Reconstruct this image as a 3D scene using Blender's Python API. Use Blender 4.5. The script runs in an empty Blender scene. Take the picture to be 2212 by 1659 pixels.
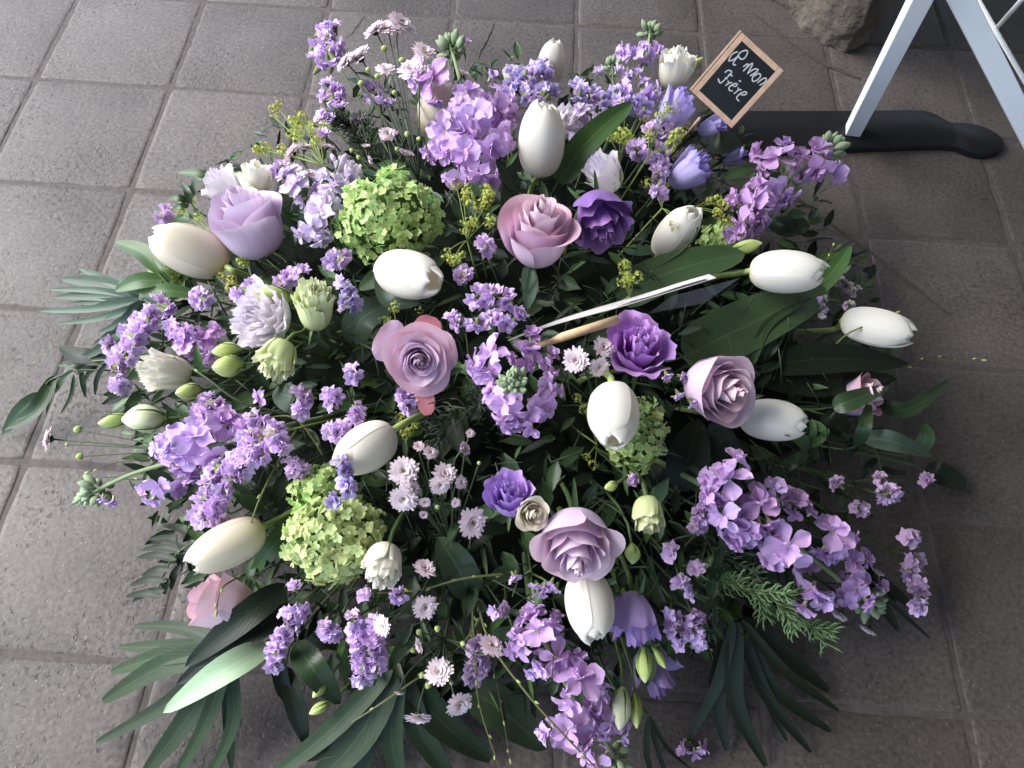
import bpy, math, random
import numpy as np
from mathutils import Vector, Matrix
R_ = math.radians
C = bpy.context.scene.collection
sc = bpy.context.scene
# ---------------------------------------------------------------- camera
CAMH, PITCH, ROLL = 1.0, R_(61.55), R_(3.66)
F, PCX, PCY = 1646.0, 1106.0, 829.5
fwd = Vector((0, math.cos(PITCH), -math.sin(PITCH)))
up0 = Vector((0, math.sin(PITCH), math.cos(PITCH))); r0 = Vector((1, 0, 0))
RT = r0*math.cos(ROLL) + up0*math.sin(ROLL)
UP = up0*math.cos(ROLL) - r0*math.sin(ROLL)
CAM = Vector((0, 0, CAMH))
cd = bpy.data.cameras.new('camera'); cam = bpy.data.objects.new('camera', cd); C.objects.link(cam)
cam.matrix_world = Matrix(((RT.x, UP.x, -fwd.x, 0), (RT.y, UP.y, -fwd.y, 0), (RT.z, UP.z, -fwd.z, CAMH), (0, 0, 0, 1)))
cd.sensor_width = 36; cd.lens = 26.79; cd.clip_start = .01; cd.clip_end = 500
sc.camera = cam
# ---------------------------------------------------------------- light
SUN_EL, SUN_AZ = 46, -78           # azimuth from +y (photo's top), negative = to the left
w = bpy.data.worlds.new('World'); sc.world = w; w.use_nodes = True
nt = w.node_tree; sky = nt.nodes.new('ShaderNodeTexSky'); sky.sky_type = 'NISHITA'; sky.sun_disc = False
sky.sun_elevation = R_(SUN_EL); sky.sun_rotation = R_(SUN_AZ); sky.dust_density = 1.2; sky.air_density = 1.0
bg = nt.nodes['Background']; bg.inputs[1].default_value = .15
nt.links.new(sky.outputs[0], bg.inputs[0])
sl = bpy.data.lights.new('sun', 'SUN'); so = bpy.data.objects.new('sun', sl); C.objects.link(so)
sl.energy = 2.55; sl.angle = R_(54); sl.color = (1, .98, .955)
az = R_(SUN_AZ); el = R_(SUN_EL)
sd = Vector((math.sin(az)*math.cos(el), math.cos(az)*math.cos(el), math.sin(el)))
so.rotation_euler = sd.to_track_quat('Z', 'Y').to_euler()
sc.view_settings.view_transform = 'Standard'; sc.view_settings.look = 'None'
sc.view_settings.exposure = 1.5
# ---------------------------------------------------------------- helpers
def ray(x, y): return fwd + RT*((x-PCX)/F) - UP*((y-PCY)/F)
def PD(x, y, h):
    d = ray(x, y); t = (h-CAMH)/d.z
    return CAM + d*t, t
def P(x, y, h=0.0): return PD(x, y, h)[0]
def hh(x, y):
    r2 = ((x-1090)/1010.)**2 + ((y-790)/880.)**2
    return .035 + .235*max(0., 1-r2)**.8
def srgb(c):
    if isinstance(c, str):
        c = c.lstrip('#'); c = [int(c[i:i+2], 16)/255. for i in (0, 2, 4)]
    return tuple((v/12.92 if v <= .04045 else ((v+.055)/1.055)**2.4) for v in c)
def mesh(name, V, Fs, mats, uv=None, midx=None, smooth=True):
    me = bpy.data.meshes.new(name); me.from_pydata([tuple(v) for v in V], [], [tuple(f) for f in Fs])
    for m in mats: me.materials.append(m)
    if smooth: me.polygons.foreach_set('use_smooth', [True]*len(me.polygons))
    if midx is not None: me.polygons.foreach_set('material_index', list(midx))
    if uv is not None:
        li = np.zeros(len(me.loops), dtype=np.int32); me.loops.foreach_get('vertex_index', li)
        l = me.uv_layers.new(name='UVMap'); l.data.foreach_set('uv', np.asarray(uv, dtype=np.float32)[li].ravel())
    me.update(); return me
class MB:
    def __init__(s): s.V = []; s.F = []; s.U = []; s.M = []
    def add(s, V, Fs, U=None, m=0):
        o = len(s.V); s.V += [tuple(v) for v in V]
        s.U += [tuple(u) for u in (U if U is not None else [(0, 0)]*len(V))]
        for f in Fs: s.F.append(tuple(i+o for i in f)); s.M.append(m)
    def mesh(s, name, mats, smooth=True): return mesh(name, s.V, s.F, mats, s.U, s.M, smooth)
def gridF(nu, nv):
    return [(j*nu+i, j*nu+i+1, (j+1)*nu+i+1, (j+1)*nu+i) for j in range(nv-1) for i in range(nu-1)]
def grid(fn, nu, nv):
    u, v = np.meshgrid(np.linspace(-1, 1, nu), np.linspace(0, 1, nv))
    u = u.ravel(); v = v.ravel(); X, Y, Z = fn(u, v)
    return np.stack([X, Y, Z], 1), gridF(nu, nv), np.stack([u*.5+.5, v], 1)
def tube_data(pts, rad, seg=6, cap=True):
    pts = [Vector(p) for p in pts]; n = len(pts)
    if not hasattr(rad, '__len__'): rad = [rad]*n
    V = []; U = []; ref = None
    for i, p in enumerate(pts):
        t = (pts[min(i+1, n-1)]-pts[max(i-1, 0)]).normalized()
        if ref is None: ref = t.orthogonal().normalized()
        a = (ref - t*ref.dot(t)); a = a.normalized() if a.length > 1e-6 else t.orthogonal().normalized(); ref = a
        b = t.cross(a)
        for k in range(seg):
            an = 2*math.pi*k/seg; V.append(p+(a*math.cos(an)+b*math.sin(an))*rad[i]); U.append((k/seg, i/(n-1)))
    Fs = [(i*seg+k, i*seg+(k+1) % seg, (i+1)*seg+(k+1) % seg, (i+1)*seg+k) for i in range(n-1) for k in range(seg)]
    if cap: Fs.append(tuple(reversed(range(seg)))); Fs.append(tuple((n-1)*seg+k for k in range(seg)))
    return V, Fs, U
def bez(a, b, c, d, n=9):
    o = []
    for i in range(n):
        t = i/(n-1); s = 1-t
        o.append(a*(s**3)+b*(3*s*s*t)+c*(3*s*t*t)+d*(t**3))
    return o
def smooth_path(pts, k=5):
    pts = [Vector(p) for p in pts]; o = []
    for i in range(len(pts)-1):
        p0 = pts[max(i-1, 0)]; p1 = pts[i]; p2 = pts[i+1]; p3 = pts[min(i+2, len(pts)-1)]
        for j in range(k):
            t = j/k; o.append(.5*((2*p1)+(p2-p0)*t+(2*p0-5*p1+4*p2-p3)*t*t+(3*p1-p0-3*p2+p3)*t**3))
    o.append(pts[-1]); return o
def thing(name, label, cat, loc, group=None):
    o = bpy.data.objects.new(name, None); C.objects.link(o); o.location = loc
    o.empty_display_size = .01
    o['label'] = label; o['category'] = cat
    if group: o['group'] = group
    return o
def part(name, me, root, M=None, label=None, kind=None):
    """M is a world matrix; root may be an Empty (unrotated) or a part placed by this function"""
    o = bpy.data.objects.new(name, me); C.objects.link(o); o.parent = root
    W = M if M is not None else Matrix.Identity(4)
    rw = root.get('_w'); inv = WORLD.get(root.name)
    base = inv if inv is not None else Matrix.Translation(root.location)
    o.matrix_parent_inverse = Matrix.Identity(4)
    o.matrix_basis = base.inverted() @ W
    WORLD[o.name] = W
    if label: o['label'] = label
    if kind: o['kind'] = kind
    return o
WORLD = {}
def frame(pos, axis, spin=0.0, s=1.0, sx=None):
    z = axis.normalized(); x = z.orthogonal().normalized(); y = z.cross(x)
    c, n = math.cos(spin), math.sin(spin); x, y = x*c+y*n, y*c-x*n
    sx = s if sx is None else sx
    return Matrix(((x.x*sx, y.x*sx, z.x*s, pos.x), (x.y*sx, y.y*sx, z.y*s, pos.y), (x.z*sx, y.z*sx, z.z*s, pos.z), (0, 0, 0, 1)))
def axis_of(x, y, ang, tilt):
    r = ray(x, y).normalized(); a = R_(ang); t = R_(tilt)
    i = RT*math.cos(a)+UP*math.sin(a); i = (i-r*i.dot(r)).normalized()
    return i*math.cos(t)-r*math.sin(t)
def foam_pt(x, y):
    return P(1090+(x-1090)*.5, 820+(y-820)*.5, .07)
# ---------------------------------------------------------------- materials
def newmat(name):
    m = bpy.data.materials.new(name); m.use_nodes = True; t = m.node_tree
    return m, t, t.nodes['Principled BSDF'], t.nodes['Material Output']
def N(t, ty, **k):
    n = t.nodes.new(ty)
    for a, b in k.items(): setattr(n, a, b)
    return n
def ramp(t, stops, fac):
    r = N(t, 'ShaderNodeValToRGB'); e = r.color_ramp.elements
    while len(e) < len(stops): e.new(.5)
    for i, (p, c) in enumerate(stops): e[i].position = p; e[i].color = (*c, 1)
    t.links.new(fac, r.inputs[0]); return r
def petalmat(name, mid, edge=None, base=None, trans=.22, rough=.5, rnd=.12, vein=.5, e0=.8, b0=.3, spec=.3, pale=0):
    def lighter(c):      # paler flowers of the same hue
        c = c.lstrip('#'); v = [int(c[i:i+2], 16)/255. for i in (0, 2, 4)]
        return srgb([x+(1-x)*pale for x in v])
    mid = lighter(mid); edge = lighter(edge) if edge else mid; base = lighter(base) if base else mid
    m, t, b, out = newmat(name); L = t.links
    uv = N(t, 'ShaderNodeTexCoord'); sx = N(t, 'ShaderNodeSeparateXYZ'); L.new(uv.outputs['UV'], sx.inputs[0])
    rp = ramp(t, [(0, base), (b0, mid), (e0, mid), (1, edge)], sx.outputs[1])
    mp = N(t, 'ShaderNodeMapping'); mp.inputs['Scale'].default_value = (26, 2.2, 1); L.new(uv.outputs['UV'], mp.inputs[0])
    nz = N(t, 'ShaderNodeTexNoise'); nz.inputs['Scale'].default_value = 1.0; nz.inputs['Detail'].default_value = 2; L.new(mp.outputs[0], nz.inputs[0])
    oi = N(t, 'ShaderNodeObjectInfo')
    mr = N(t, 'ShaderNodeMapRange'); mr.inputs[3].default_value = 1-rnd; mr.inputs[4].default_value = 1+rnd*.8; L.new(oi.outputs['Random'], mr.inputs[0])
    mv = N(t, 'ShaderNodeMapRange'); mv.inputs[1].default_value = .3; mv.inputs[2].default_value = .7; mv.inputs[3].default_value = 1-.12*vein; mv.inputs[4].default_value = 1+.06*vein; L.new(nz.outputs[0], mv.inputs[0])
    mu = N(t, 'ShaderNodeMath', operation='MULTIPLY'); L.new(mr.outputs[0], mu.inputs[0]); L.new(mv.outputs[0], mu.inputs[1])
    hs = N(t, 'ShaderNodeHueSaturation'); L.new(rp.outputs[0], hs.inputs['Color']); L.new(mu.outputs[0], hs.inputs['Value'])
    hr = N(t, 'ShaderNodeMapRange'); hr.inputs[3].default_value = .5-rnd*.10; hr.inputs[4].default_value = .5+rnd*.10; L.new(oi.outputs['Random'], hr.inputs[0]); L.new(hr.outputs[0], hs.inputs['Hue'])
    L.new(hs.outputs[0], b.inputs['Base Color']); b.inputs['Roughness'].default_value = rough
    b.inputs['Specular IOR Level'].default_value = spec
    b.inputs['Sheen Weight'].default_value = .08
    bp = N(t, 'ShaderNodeBump'); bp.inputs['Strength'].default_value = .22*vein; bp.inputs['Distance'].default_value = .002
    L.new(nz.outputs[0], bp.inputs['Height']); L.new(bp.outputs[0], b.inputs['Normal'])
    tr = N(t, 'ShaderNodeBsdfTranslucent'); L.new(hs.outputs[0], tr.inputs[0])
    mx = N(t, 'ShaderNodeMixShader'); mx.inputs[0].default_value = trans
    L.new(b.outputs[0], mx.inputs[1]); L.new(tr.outputs[0], mx.inputs[2]); L.new(mx.outputs[0], out.inputs[0])
    return m
def leafmat(name, col, col2=None, rib=None, rough=.38, trans=.15, rnd=.25, spec=.5):
    col = srgb(col); col2 = srgb(col2) if col2 else col; rib = srgb(rib) if rib else tuple(min(1, c*1.8+.01) for c in col)
    m, t, b, out = newmat(name); L = t.links
    uv = N(t, 'ShaderNodeTexCoord'); sx = N(t, 'ShaderNodeSeparateXYZ'); L.new(uv.outputs['UV'], sx.inputs[0])
    a = N(t, 'ShaderNodeMath', operation='SUBTRACT'); a.inputs[1].default_value = .5; L.new(sx.outputs[0], a.inputs[0])
    a2 = N(t, 'ShaderNodeMath', operation='ABSOLUTE'); L.new(a.outputs[0], a2.inputs[0])
    rm = N(t, 'ShaderNodeMapRange'); rm.inputs[1].default_value = .006; rm.inputs[2].default_value = .035; rm.inputs[3].default_value = 1; rm.inputs[4].default_value = 0; L.new(a2.outputs[0], rm.inputs[0])
    nz = N(t, 'ShaderNodeTexNoise'); nz.inputs['Scale'].default_value = 60; nz.inputs['Detail'].default_value = 4; L.new(uv.outputs['Object'], nz.inputs[0])
    c1 = N(t, 'ShaderNodeMix', data_type='RGBA'); L.new(nz.outputs[0], c1.inputs[0]); c1.inputs[6].default_value = (*col, 1); c1.inputs[7].default_value = (*col2, 1)
    c2 = N(t, 'ShaderNodeMix', data_type='RGBA'); mm = N(t, 'ShaderNodeMath', operation='MULTIPLY'); mm.inputs[1].default_value = .6
    L.new(rm.outputs[0], mm.inputs[0]); L.new(mm.outputs[0], c2.inputs[0]); L.new(c1.outputs[2], c2.inputs[6]); c2.inputs[7].default_value = (*rib, 1)
    oi = N(t, 'ShaderNodeObjectInfo'); mr = N(t, 'ShaderNodeMapRange'); mr.inputs[3].default_value = 1-rnd; mr.inputs[4].default_value = 1+rnd; L.new(oi.outputs['Random'], mr.inputs[0])
    hs = N(t, 'ShaderNodeHueSaturation'); L.new(c2.outputs[2], hs.inputs['Color']); L.new(mr.outputs[0], hs.inputs['Value'])
    L.new(hs.outputs[0], b.inputs['Base Color']); b.inputs['Roughness'].default_value = rough; b.inputs['Specular IOR Level'].default_value = spec
    # side veins as fine relief
    v1 = N(t, 'ShaderNodeMath', operation='ADD'); v2 = N(t, 'ShaderNodeMath', operation='MULTIPLY'); v2.inputs[1].default_value = .6
    L.new(a2.outputs[0], v2.inputs[0]); L.new(sx.outputs[1], v1.inputs[0]); v3 = N(t, 'ShaderNodeMath', operation='SUBTRACT'); L.new(sx.outputs[1], v3.inputs[0]); L.new(v2.outputs[0], v3.inputs[1])
    v4 = N(t, 'ShaderNodeMath', operation='MULTIPLY'); v4.inputs[1].default_value = 70; L.new(v3.outputs[0], v4.inputs[0])
    v5 = N(t, 'ShaderNodeMath', operation='SINE'); L.new(v4.outputs[0], v5.inputs[0])
    bp = N(t, 'ShaderNodeBump'); bp.inputs['Strength'].default_value = .06; bp.inputs['Distance'].default_value = .0008
    L.new(v5.outputs[0], bp.inputs['Height']); L.new(bp.outputs[0], b.inputs['Normal'])
    tr = N(t, 'ShaderNodeBsdfTranslucent'); L.new(hs.outputs[0], tr.inputs[0])
    mx = N(t, 'ShaderNodeMixShader'); mx.inputs[0].default_value = trans
    L.new(b.outputs[0], mx.inputs[1]); L.new(tr.outputs[0], mx.inputs[2]); L.new(mx.outputs[0], out.inputs[0])
    return m
def plainmat(name, col, rough=.5, noise=.15, scale=40, bump=.1, spec=.4, metal=0):
    col = srgb(col) if isinstance(col, str) else col
    m, t, b, out = newmat(name); L = t.links
    tc = N(t, 'ShaderNodeTexCoord'); nz = N(t, 'ShaderNodeTexNoise'); nz.inputs['Scale'].default_value = scale; nz.inputs['Detail'].default_value = 5
    L.new(tc.outputs['Object'], nz.inputs[0])
    rp = ramp(t, [(.25, tuple(c*(1-noise) for c in col)), (.75, tuple(min(1, c*(1+noise)) for c in col))], nz.outputs[0])
    L.new(rp.outputs[0], b.inputs['Base Color']); b.inputs['Roughness'].default_value = rough; b.inputs['Metallic'].default_value = metal
    b.inputs['Specular IOR Level'].default_value = spec
    bp = N(t, 'ShaderNodeBump'); bp.inputs['Strength'].default_value = bump; bp.inputs['Distance'].default_value = .003
    L.new(nz.outputs[0], bp.inputs['Height']); L.new(bp.outputs[0], b.inputs['Normal'])
    return m
def tilemat(name, c1, c2, pit=1.0):
    m, t, b, out = newmat(name); L = t.links
    tc = N(t, 'ShaderNodeTexCoord'); ge = N(t, 'ShaderNodeNewGeometry'); oi = N(t, 'ShaderNodeObjectInfo')
    pos = ge.outputs['Position']
    n1 = N(t, 'ShaderNodeTexNoise'); n1.inputs['Scale'].default_value = 5; n1.inputs['Detail'].default_value = 8; n1.inputs['Roughness'].default_value = .65; L.new(pos, n1.inputs[0])
    n2 = N(t, 'ShaderNodeTexNoise'); n2.inputs['Scale'].default_value = 160; n2.inputs['Detail'].default_value = 4; L.new(pos, n2.inputs[0])
    n3 = N(t, 'ShaderNodeTexNoise'); n3.inputs['Scale'].default_value = 55; n3.inputs['Detail'].default_value = 3; n3.inputs['Distortion'].default_value = .6; L.new(pos, n3.inputs[0])
    a = N(t, 'ShaderNodeMath', operation='ADD'); L.new(n1.outputs[0], a.inputs[0]); L.new(n2.outputs[0], a.inputs[1])
    h = N(t, 'ShaderNodeMath', operation='MULTIPLY'); h.inputs[1].default_value = .5; L.new(a.outputs[0], h.inputs[0])
    rp = ramp(t, [(.36, srgb(c1)), (.62, srgb(c2))], h.outputs[0])
    # grit
    vg = N(t, 'ShaderNodeTexVoronoi'); vg.inputs['Scale'].default_value = 210; L.new(pos, vg.inputs[0])
    gm = N(t, 'ShaderNodeMapRange'); gm.inputs[1].default_value = .1; gm.inputs[2].default_value = .2; gm.inputs[3].default_value = 1; gm.inputs[4].default_value = 0; L.new(vg.outputs['Distance'], gm.inputs[0])
    gc = N(t, 'ShaderNodeSeparateColor'); L.new(vg.outputs['Color'], gc.inputs[0])
    gt = N(t, 'ShaderNodeMath', operation='GREATER_THAN'); gt.inputs[1].default_value = .88; L.new(gc.outputs[0], gt.inputs[0])
    gg = N(t, 'ShaderNodeMath', operation='MULTIPLY'); L.new(gm.outputs[0], gg.inputs[0]); L.new(gt.outputs[0], gg.inputs[1])
    g2 = N(t, 'ShaderNodeMath', operation='MULTIPLY'); g2.inputs[1].default_value = .55; L.new(gg.outputs[0], g2.inputs[0])
    mx = N(t, 'ShaderNodeMix', data_type='RGBA'); L.new(g2.outputs[0], mx.inputs[0]); L.new(rp.outputs[0], mx.inputs[6]); mx.inputs[7].default_value = (.5, .48, .45, 1)
    # pits, gathered in patches
    vp = N(t, 'ShaderNodeTexVoronoi'); vp.inputs['Scale'].default_value = 110; vp.inputs['Randomness'].default_value = 1
    wn = N(t, 'ShaderNodeMix', data_type='VECTOR') if False else None
    ad = N(t, 'ShaderNodeVectorMath', operation='ADD'); sc3 = N(t, 'ShaderNodeVectorMath', operation='SCALE'); sc3.inputs['Scale'].default_value = .012
    L.new(n3.outputs['Color'], sc3.inputs[0]); L.new(pos, ad.inputs[0]); L.new(sc3.outputs[0], ad.inputs[1]); L.new(ad.outputs[0], vp.inputs[0])
    pm = N(t, 'ShaderNodeMapRange'); pm.inputs[1].default_value = .12; pm.inputs[2].default_value = .42; pm.inputs[3].default_value = 0; pm.inputs[4].default_value = 1; L.new(vp.outputs['Distance'], pm.inputs[0])
    pc = N(t, 'ShaderNodeSeparateColor'); L.new(vp.outputs['Color'], pc.inputs[0])
    n4 = N(t, 'ShaderNodeTexNoise'); n4.inputs['Scale'].default_value = 7; L.new(pos, n4.inputs[0])
    th = N(t, 'ShaderNodeMapRange'); th.inputs[1].default_value = .35; th.inputs[2].default_value = .62; th.inputs[3].default_value = .90; th.inputs[4].default_value = .45; L.new(n4.outputs[0], th.inputs[0])
    lt = N(t, 'ShaderNodeMath', operation='LESS_THAN'); L.new(pc.outputs[0], lt.inputs[0]); L.new(th.outputs[0], lt.inputs[1])
    mxp = N(t, 'ShaderNodeMath', operation='MAXIMUM'); L.new(pm.outputs[0], mxp.inputs[0]); L.new(lt.outputs[0], mxp.inputs[1])
    n5 = N(t, 'ShaderNodeTexNoise'); n5.inputs['Scale'].default_value = 120; n5.inputs['Detail'].default_value = 4; n5.inputs['Roughness'].default_value = .6; n5.inputs['Distortion'].default_value = .25; L.new(pos, n5.inputs[0])
    th2 = N(t, 'ShaderNodeMapRange'); th2.inputs[1].default_value = .3; th2.inputs[2].default_value = .7; th2.inputs[3].default_value = .30; th2.inputs[4].default_value = .46; L.new(n4.outputs[0], th2.inputs[0])
    df = N(t, 'ShaderNodeMath', operation='SUBTRACT'); L.new(n5.outputs[0], df.inputs[0]); L.new(th2.outputs[0], df.inputs[1])
    d2 = N(t, 'ShaderNodeMapRange'); d2.inputs[1].default_value = -.10; d2.inputs[2].default_value = .03; L.new(df.outputs[0], d2.inputs[0])
    mxq = N(t, 'ShaderNodeMath', operation='MULTIPLY'); L.new(mxp.outputs[0], mxq.inputs[0]); mxq.inputs[1].default_value = .35
    mxr = N(t, 'ShaderNodeMath', operation='ADD'); L.new(mxq.outputs[0], mxr.inputs[0]); L.new(d2.outputs[0], mxr.inputs[1]); mxp = mxr
    dp = N(t, 'ShaderNodeMapRange'); dp.inputs[3].default_value = .62; dp.inputs[4].default_value = 1.0; L.new(d2.outputs[0], dp.inputs[0])
    dpm = N(t, 'ShaderNodeMix', data_type='RGBA', blend_type='MULTIPLY'); dpm.inputs[0].default_value = 1; L.new(mx.outputs[2], dpm.inputs[6]); L.new(dp.outputs[0], dpm.inputs[7]); mx = dpm
    s1 = N(t, 'ShaderNodeMath', operation='MULTIPLY'); s1.inputs[1].default_value = .55; L.new(n3.outputs[0], s1.inputs[0])
    s2 = N(t, 'ShaderNodeMath', operation='MULTIPLY'); s2.inputs[1].default_value = .28; L.new(n2.outputs[0], s2.inputs[0])
    s3 = N(t, 'ShaderNodeMath', operation='ADD'); L.new(s1.outputs[0], s3.inputs[0]); L.new(s2.outputs[0], s3.inputs[1])
    s4 = N(t, 'ShaderNodeMath', operation='MULTIPLY_ADD'); s4.inputs[1].default_value = .6*pit; L.new(mxp.outputs[0], s4.inputs[0]); L.new(s3.outputs[0], s4.inputs[2])
    bp = N(t, 'ShaderNodeBump'); bp.inputs['Strength'].default_value = .48; bp.inputs['Distance'].default_value = .003
    L.new(s4.outputs[0], bp.inputs['Height']); L.new(bp.outputs[0], b.inputs['Normal'])
    mr = N(t, 'ShaderNodeMapRange'); mr.inputs[3].default_value = .84; mr.inputs[4].default_value = 1.16; L.new(oi.outputs['Random'], mr.inputs[0])
    hs = N(t, 'ShaderNodeHueSaturation'); L.new(mx.outputs[2], hs.inputs['Color']); L.new(mr.outputs[0], hs.inputs['Value'])
    n7 = N(t, 'ShaderNodeTexNoise'); n7.inputs['Scale'].default_value = 2.3; n7.inputs['Detail'].default_value = 6; n7.inputs['Roughness'].default_value = .6; L.new(pos, n7.inputs[0])
    sv = N(t, 'ShaderNodeMapRange'); sv.inputs[1].default_value = .35; sv.inputs[2].default_value = .65; sv.inputs[3].default_value = .80; sv.inputs[4].default_value = 1.16; L.new(n7.outputs[0], sv.inputs[0])
    svm = N(t, 'ShaderNodeMath', operation='MULTIPLY'); L.new(sv.outputs[0], svm.inputs[0]); L.new(mr.outputs[0], svm.inputs[1]); L.new(svm.outputs[0], hs.inputs['Value'])
    L.new(hs.outputs[0], b.inputs['Base Color']); b.inputs['Roughness'].default_value = .6; b.inputs['Specular IOR Level'].default_value = .5
    return m
M = {}
M['tulip'] = petalmat('tulip_petal', '#f7f3e8', '#fbf9f1', '#e6e4b4', trans=.34, rough=.42, rnd=.04, vein=.25, b0=.22, spec=.45)
M['tulip_w'] = petalmat('tulip_petal_warm', '#f8f0dc', '#fbf8ee', '#ecdcae', trans=.34, rough=.42, rnd=.04, vein=.25, b0=.35, spec=.45)
M['rose'] = petalmat('rose_petal', '#e4c6e2', '#f2deee', '#cfa6cc', trans=.2, rnd=.07, vein=.7)
M['rose_p'] = petalmat('rose_petal_pink', '#e4cbe0', '#f2d6de', '#dcc2d4', trans=.2, rnd=.08, vein=.7)
M['rose_b'] = petalmat('rose_petal_bruised', '#ecd4de', '#f0cad6', '#b3936f', trans=.2, rnd=.1, vein=.5, b0=.62)
M['rose_l'] = petalmat('rose_petal_lilac', '#e2cde4', '#ecdcee', '#dcc4d6', trans=.2, rnd=.08, vein=.7)
M['rose_o'] = petalmat('rose_outer_petal', '#e2c6de', '#e6b8c6', '#d4b2c2', trans=.2, rnd=.06, vein=.5, e0=.72)
M['rose_r'] = petalmat('rose_guard_petal', '#d48c93', '#c27a86', '#a98a7a', trans=.2, rnd=.06, vein=.9, e0=.7)
M['rose_w'] = petalmat('white_rose_petal', '#e9e3cf', '#efeadb', '#d9d3a9', trans=.2, rnd=.04, vein=.3)
M['li_dark'] = petalmat('lisianthus_dark', '#9468b2', '#a880b8', '#6a4288', trans=.12, rnd=.12, vein=.7)
M['li_pur'] = petalmat('lisianthus_purple', '#c694da', '#d0a4e2', '#a070ba', trans=.2, rnd=.1, vein=.8)
M['li_vio'] = petalmat('lisianthus_violet', '#b48fd8', '#c2a4e2', '#8a68b6', trans=.2, rnd=.1, vein=.7)
M['li_lil'] = petalmat('lisianthus_lilac', '#cbbfee', '#baa9ea', '#d6d0e6', trans=.28, rnd=.08, vein=.7)
M['li_bell'] = petalmat('lisianthus_bell', '#c6aee2', '#b394da', '#d3c4da', trans=.28, rnd=.08, vein=.8)
M['li_pale'] = petalmat('lisianthus_pale', '#f6f0f4', '#f3eaf6', '#f2f0e4', trans=.3, rnd=.05, vein=.6)
M['li_white'] = petalmat('lisianthus_white', '#f6f2e2', '#faf8ee', '#dde4b4', trans=.25, rnd=.04, vein=.6, b0=.4)
M['li_green'] = petalmat('lisianthus_green', '#d9e1a8', '#e4e7c6', '#b9c97a', trans=.25, rnd=.06, vein=.6, b0=.5)
M['bud'] = petalmat('bud_green', '#bccb7b', '#dbe0ad', '#8aa257', trans=.2, rnd=.1, vein=.6)
M['bud_w'] = petalmat('bud_cream', '#dfe4bd', '#eceedd', '#a9bd72', trans=.2, rnd=.06, vein=.6)
M['stock'] = petalmat('stock_petal', '#d2a2e4', '#dfb6ee', '#e6caee', trans=.25, rnd=.12, vein=.8, pale=.24)
M['stock_v'] = petalmat('stock_petal_violet', '#d2abee', '#dcbef4', '#e2ccf2', trans=.25, rnd=.12, vein=.8, pale=.24)
M['stock_m'] = petalmat('stock_petal_mauve', '#c690d2', '#d4a4de', '#d8b6dc', trans=.25, rnd=.14, vein=.8, pale=.24)
M['freesia'] = petalmat('freesia_petal', '#e0caee', '#e6d4f2', '#e8deee', trans=.28, rnd=.06, vein=.7, pale=.24)
M['stockbud'] = petalmat('stock_bud', '#94a684', '#adbb98', '#7e9468', trans=.08, rough=.8, rnd=.12, vein=.5)
M['eye'] = plainmat('floret_eye', '#cfd2a4', .7, .3, 300)
M['eye_d'] = plainmat('daisy_eye', '#b9ad5a', .8, .4, 400, .4)
M['stat'] = petalmat('statice_petal', '#d8b2ec', '#e4c4f4', '#ba98cc', trans=.25, rough=.7, rnd=.14, vein=.9, pale=.24)
M['stat_b'] = petalmat('statice_petal_blue', '#c4b0ea', '#d0c2f0', '#aa9ad0', trans=.25, rough=.7, rnd=.12, vein=.9, pale=.24)
M['stat_f'] = petalmat('statice_petal_pink', '#d2acdc', '#dfbfe6', '#b18fc2', trans=.25, rough=.7, rnd=.12, vein=.9, pale=.24)
M['stat_w'] = petalmat('statice_petal_white', '#cfc8c6', '#ddd6d6', '#a8a49a', trans=.2, rough=.7, rnd=.12, vein=.6)
M['calyx'] = leafmat('statice_calyx', '#6f7d4e', '#8a9166', rough=.8, spec=.2)
M['daisy'] = petalmat('daisy_ray', '#f6e9ee', '#f0dbe6', '#f6f0dc', trans=.2, rnd=.06, vein=.4)
M['daisy_p'] = petalmat('daisy_ray_pale', '#e8dadf', '#e6c8d6', '#e8e2d2', trans=.2, rnd=.08, vein=.4)
M['vib'] = petalmat('viburnum_petal', '#c2de84', '#d2e89a', '#a8c868', trans=.28, rnd=.2, vein=.5, pale=.15)
M['vib_y'] = petalmat('viburnum_petal_pale', '#ccdc8e', '#dae6a6', '#b2c672', trans=.28, rnd=.16, vein=.5, pale=.15)
M['vib_core'] = plainmat('viburnum_core', '#3f5a24', .8, .4, 120, .4)
M['alch'] = petalmat('alchemilla_floret', '#c6ce66', '#d4da7c', '#aab858', trans=.2, rnd=.2, vein=.3)
M['stem'] = leafmat('stem_green', '#4c6137', '#5b7140', rough=.5)
M['stem_t'] = leafmat('tulip_stem', '#a6bf70', '#b2c87c', rough=.4)
M['stem_d'] = leafmat('stem_dark', '#33422c', '#455438', rough=.6)
M['twig'] = leafmat('twig_olive', '#56663a', '#6f6a40', rough=.5)
M['twig_b'] = leafmat('twig_brown', '#6b5636', '#4f4a30', rough=.6)
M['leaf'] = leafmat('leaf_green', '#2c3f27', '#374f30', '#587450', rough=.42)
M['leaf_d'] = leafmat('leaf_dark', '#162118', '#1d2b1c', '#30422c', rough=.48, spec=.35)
M['leaf_g'] = leafmat('leaf_grey_green', '#435747', '#566a5a', '#74887a', rough=.5)
M['leaf_b'] = leafmat('leaf_bright', '#3d5a2c', '#4a6a3a', '#728e5a', rough=.45)
M['leaf_p'] = leafmat('leaf_pale_underside', '#a4c49c', '#b2cda8', '#c8dcbc', rough=.55)
M['leaf_t'] = leafmat('tulip_leaf', '#384e30', '#475f3c', '#587350', rough=.5)
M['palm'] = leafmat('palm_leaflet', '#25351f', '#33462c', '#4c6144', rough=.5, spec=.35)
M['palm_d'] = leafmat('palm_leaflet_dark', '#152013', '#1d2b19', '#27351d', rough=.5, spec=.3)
M['conif'] = leafmat('conifer_needle', '#6d8a5c', '#84a06a', rough=.6)
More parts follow.
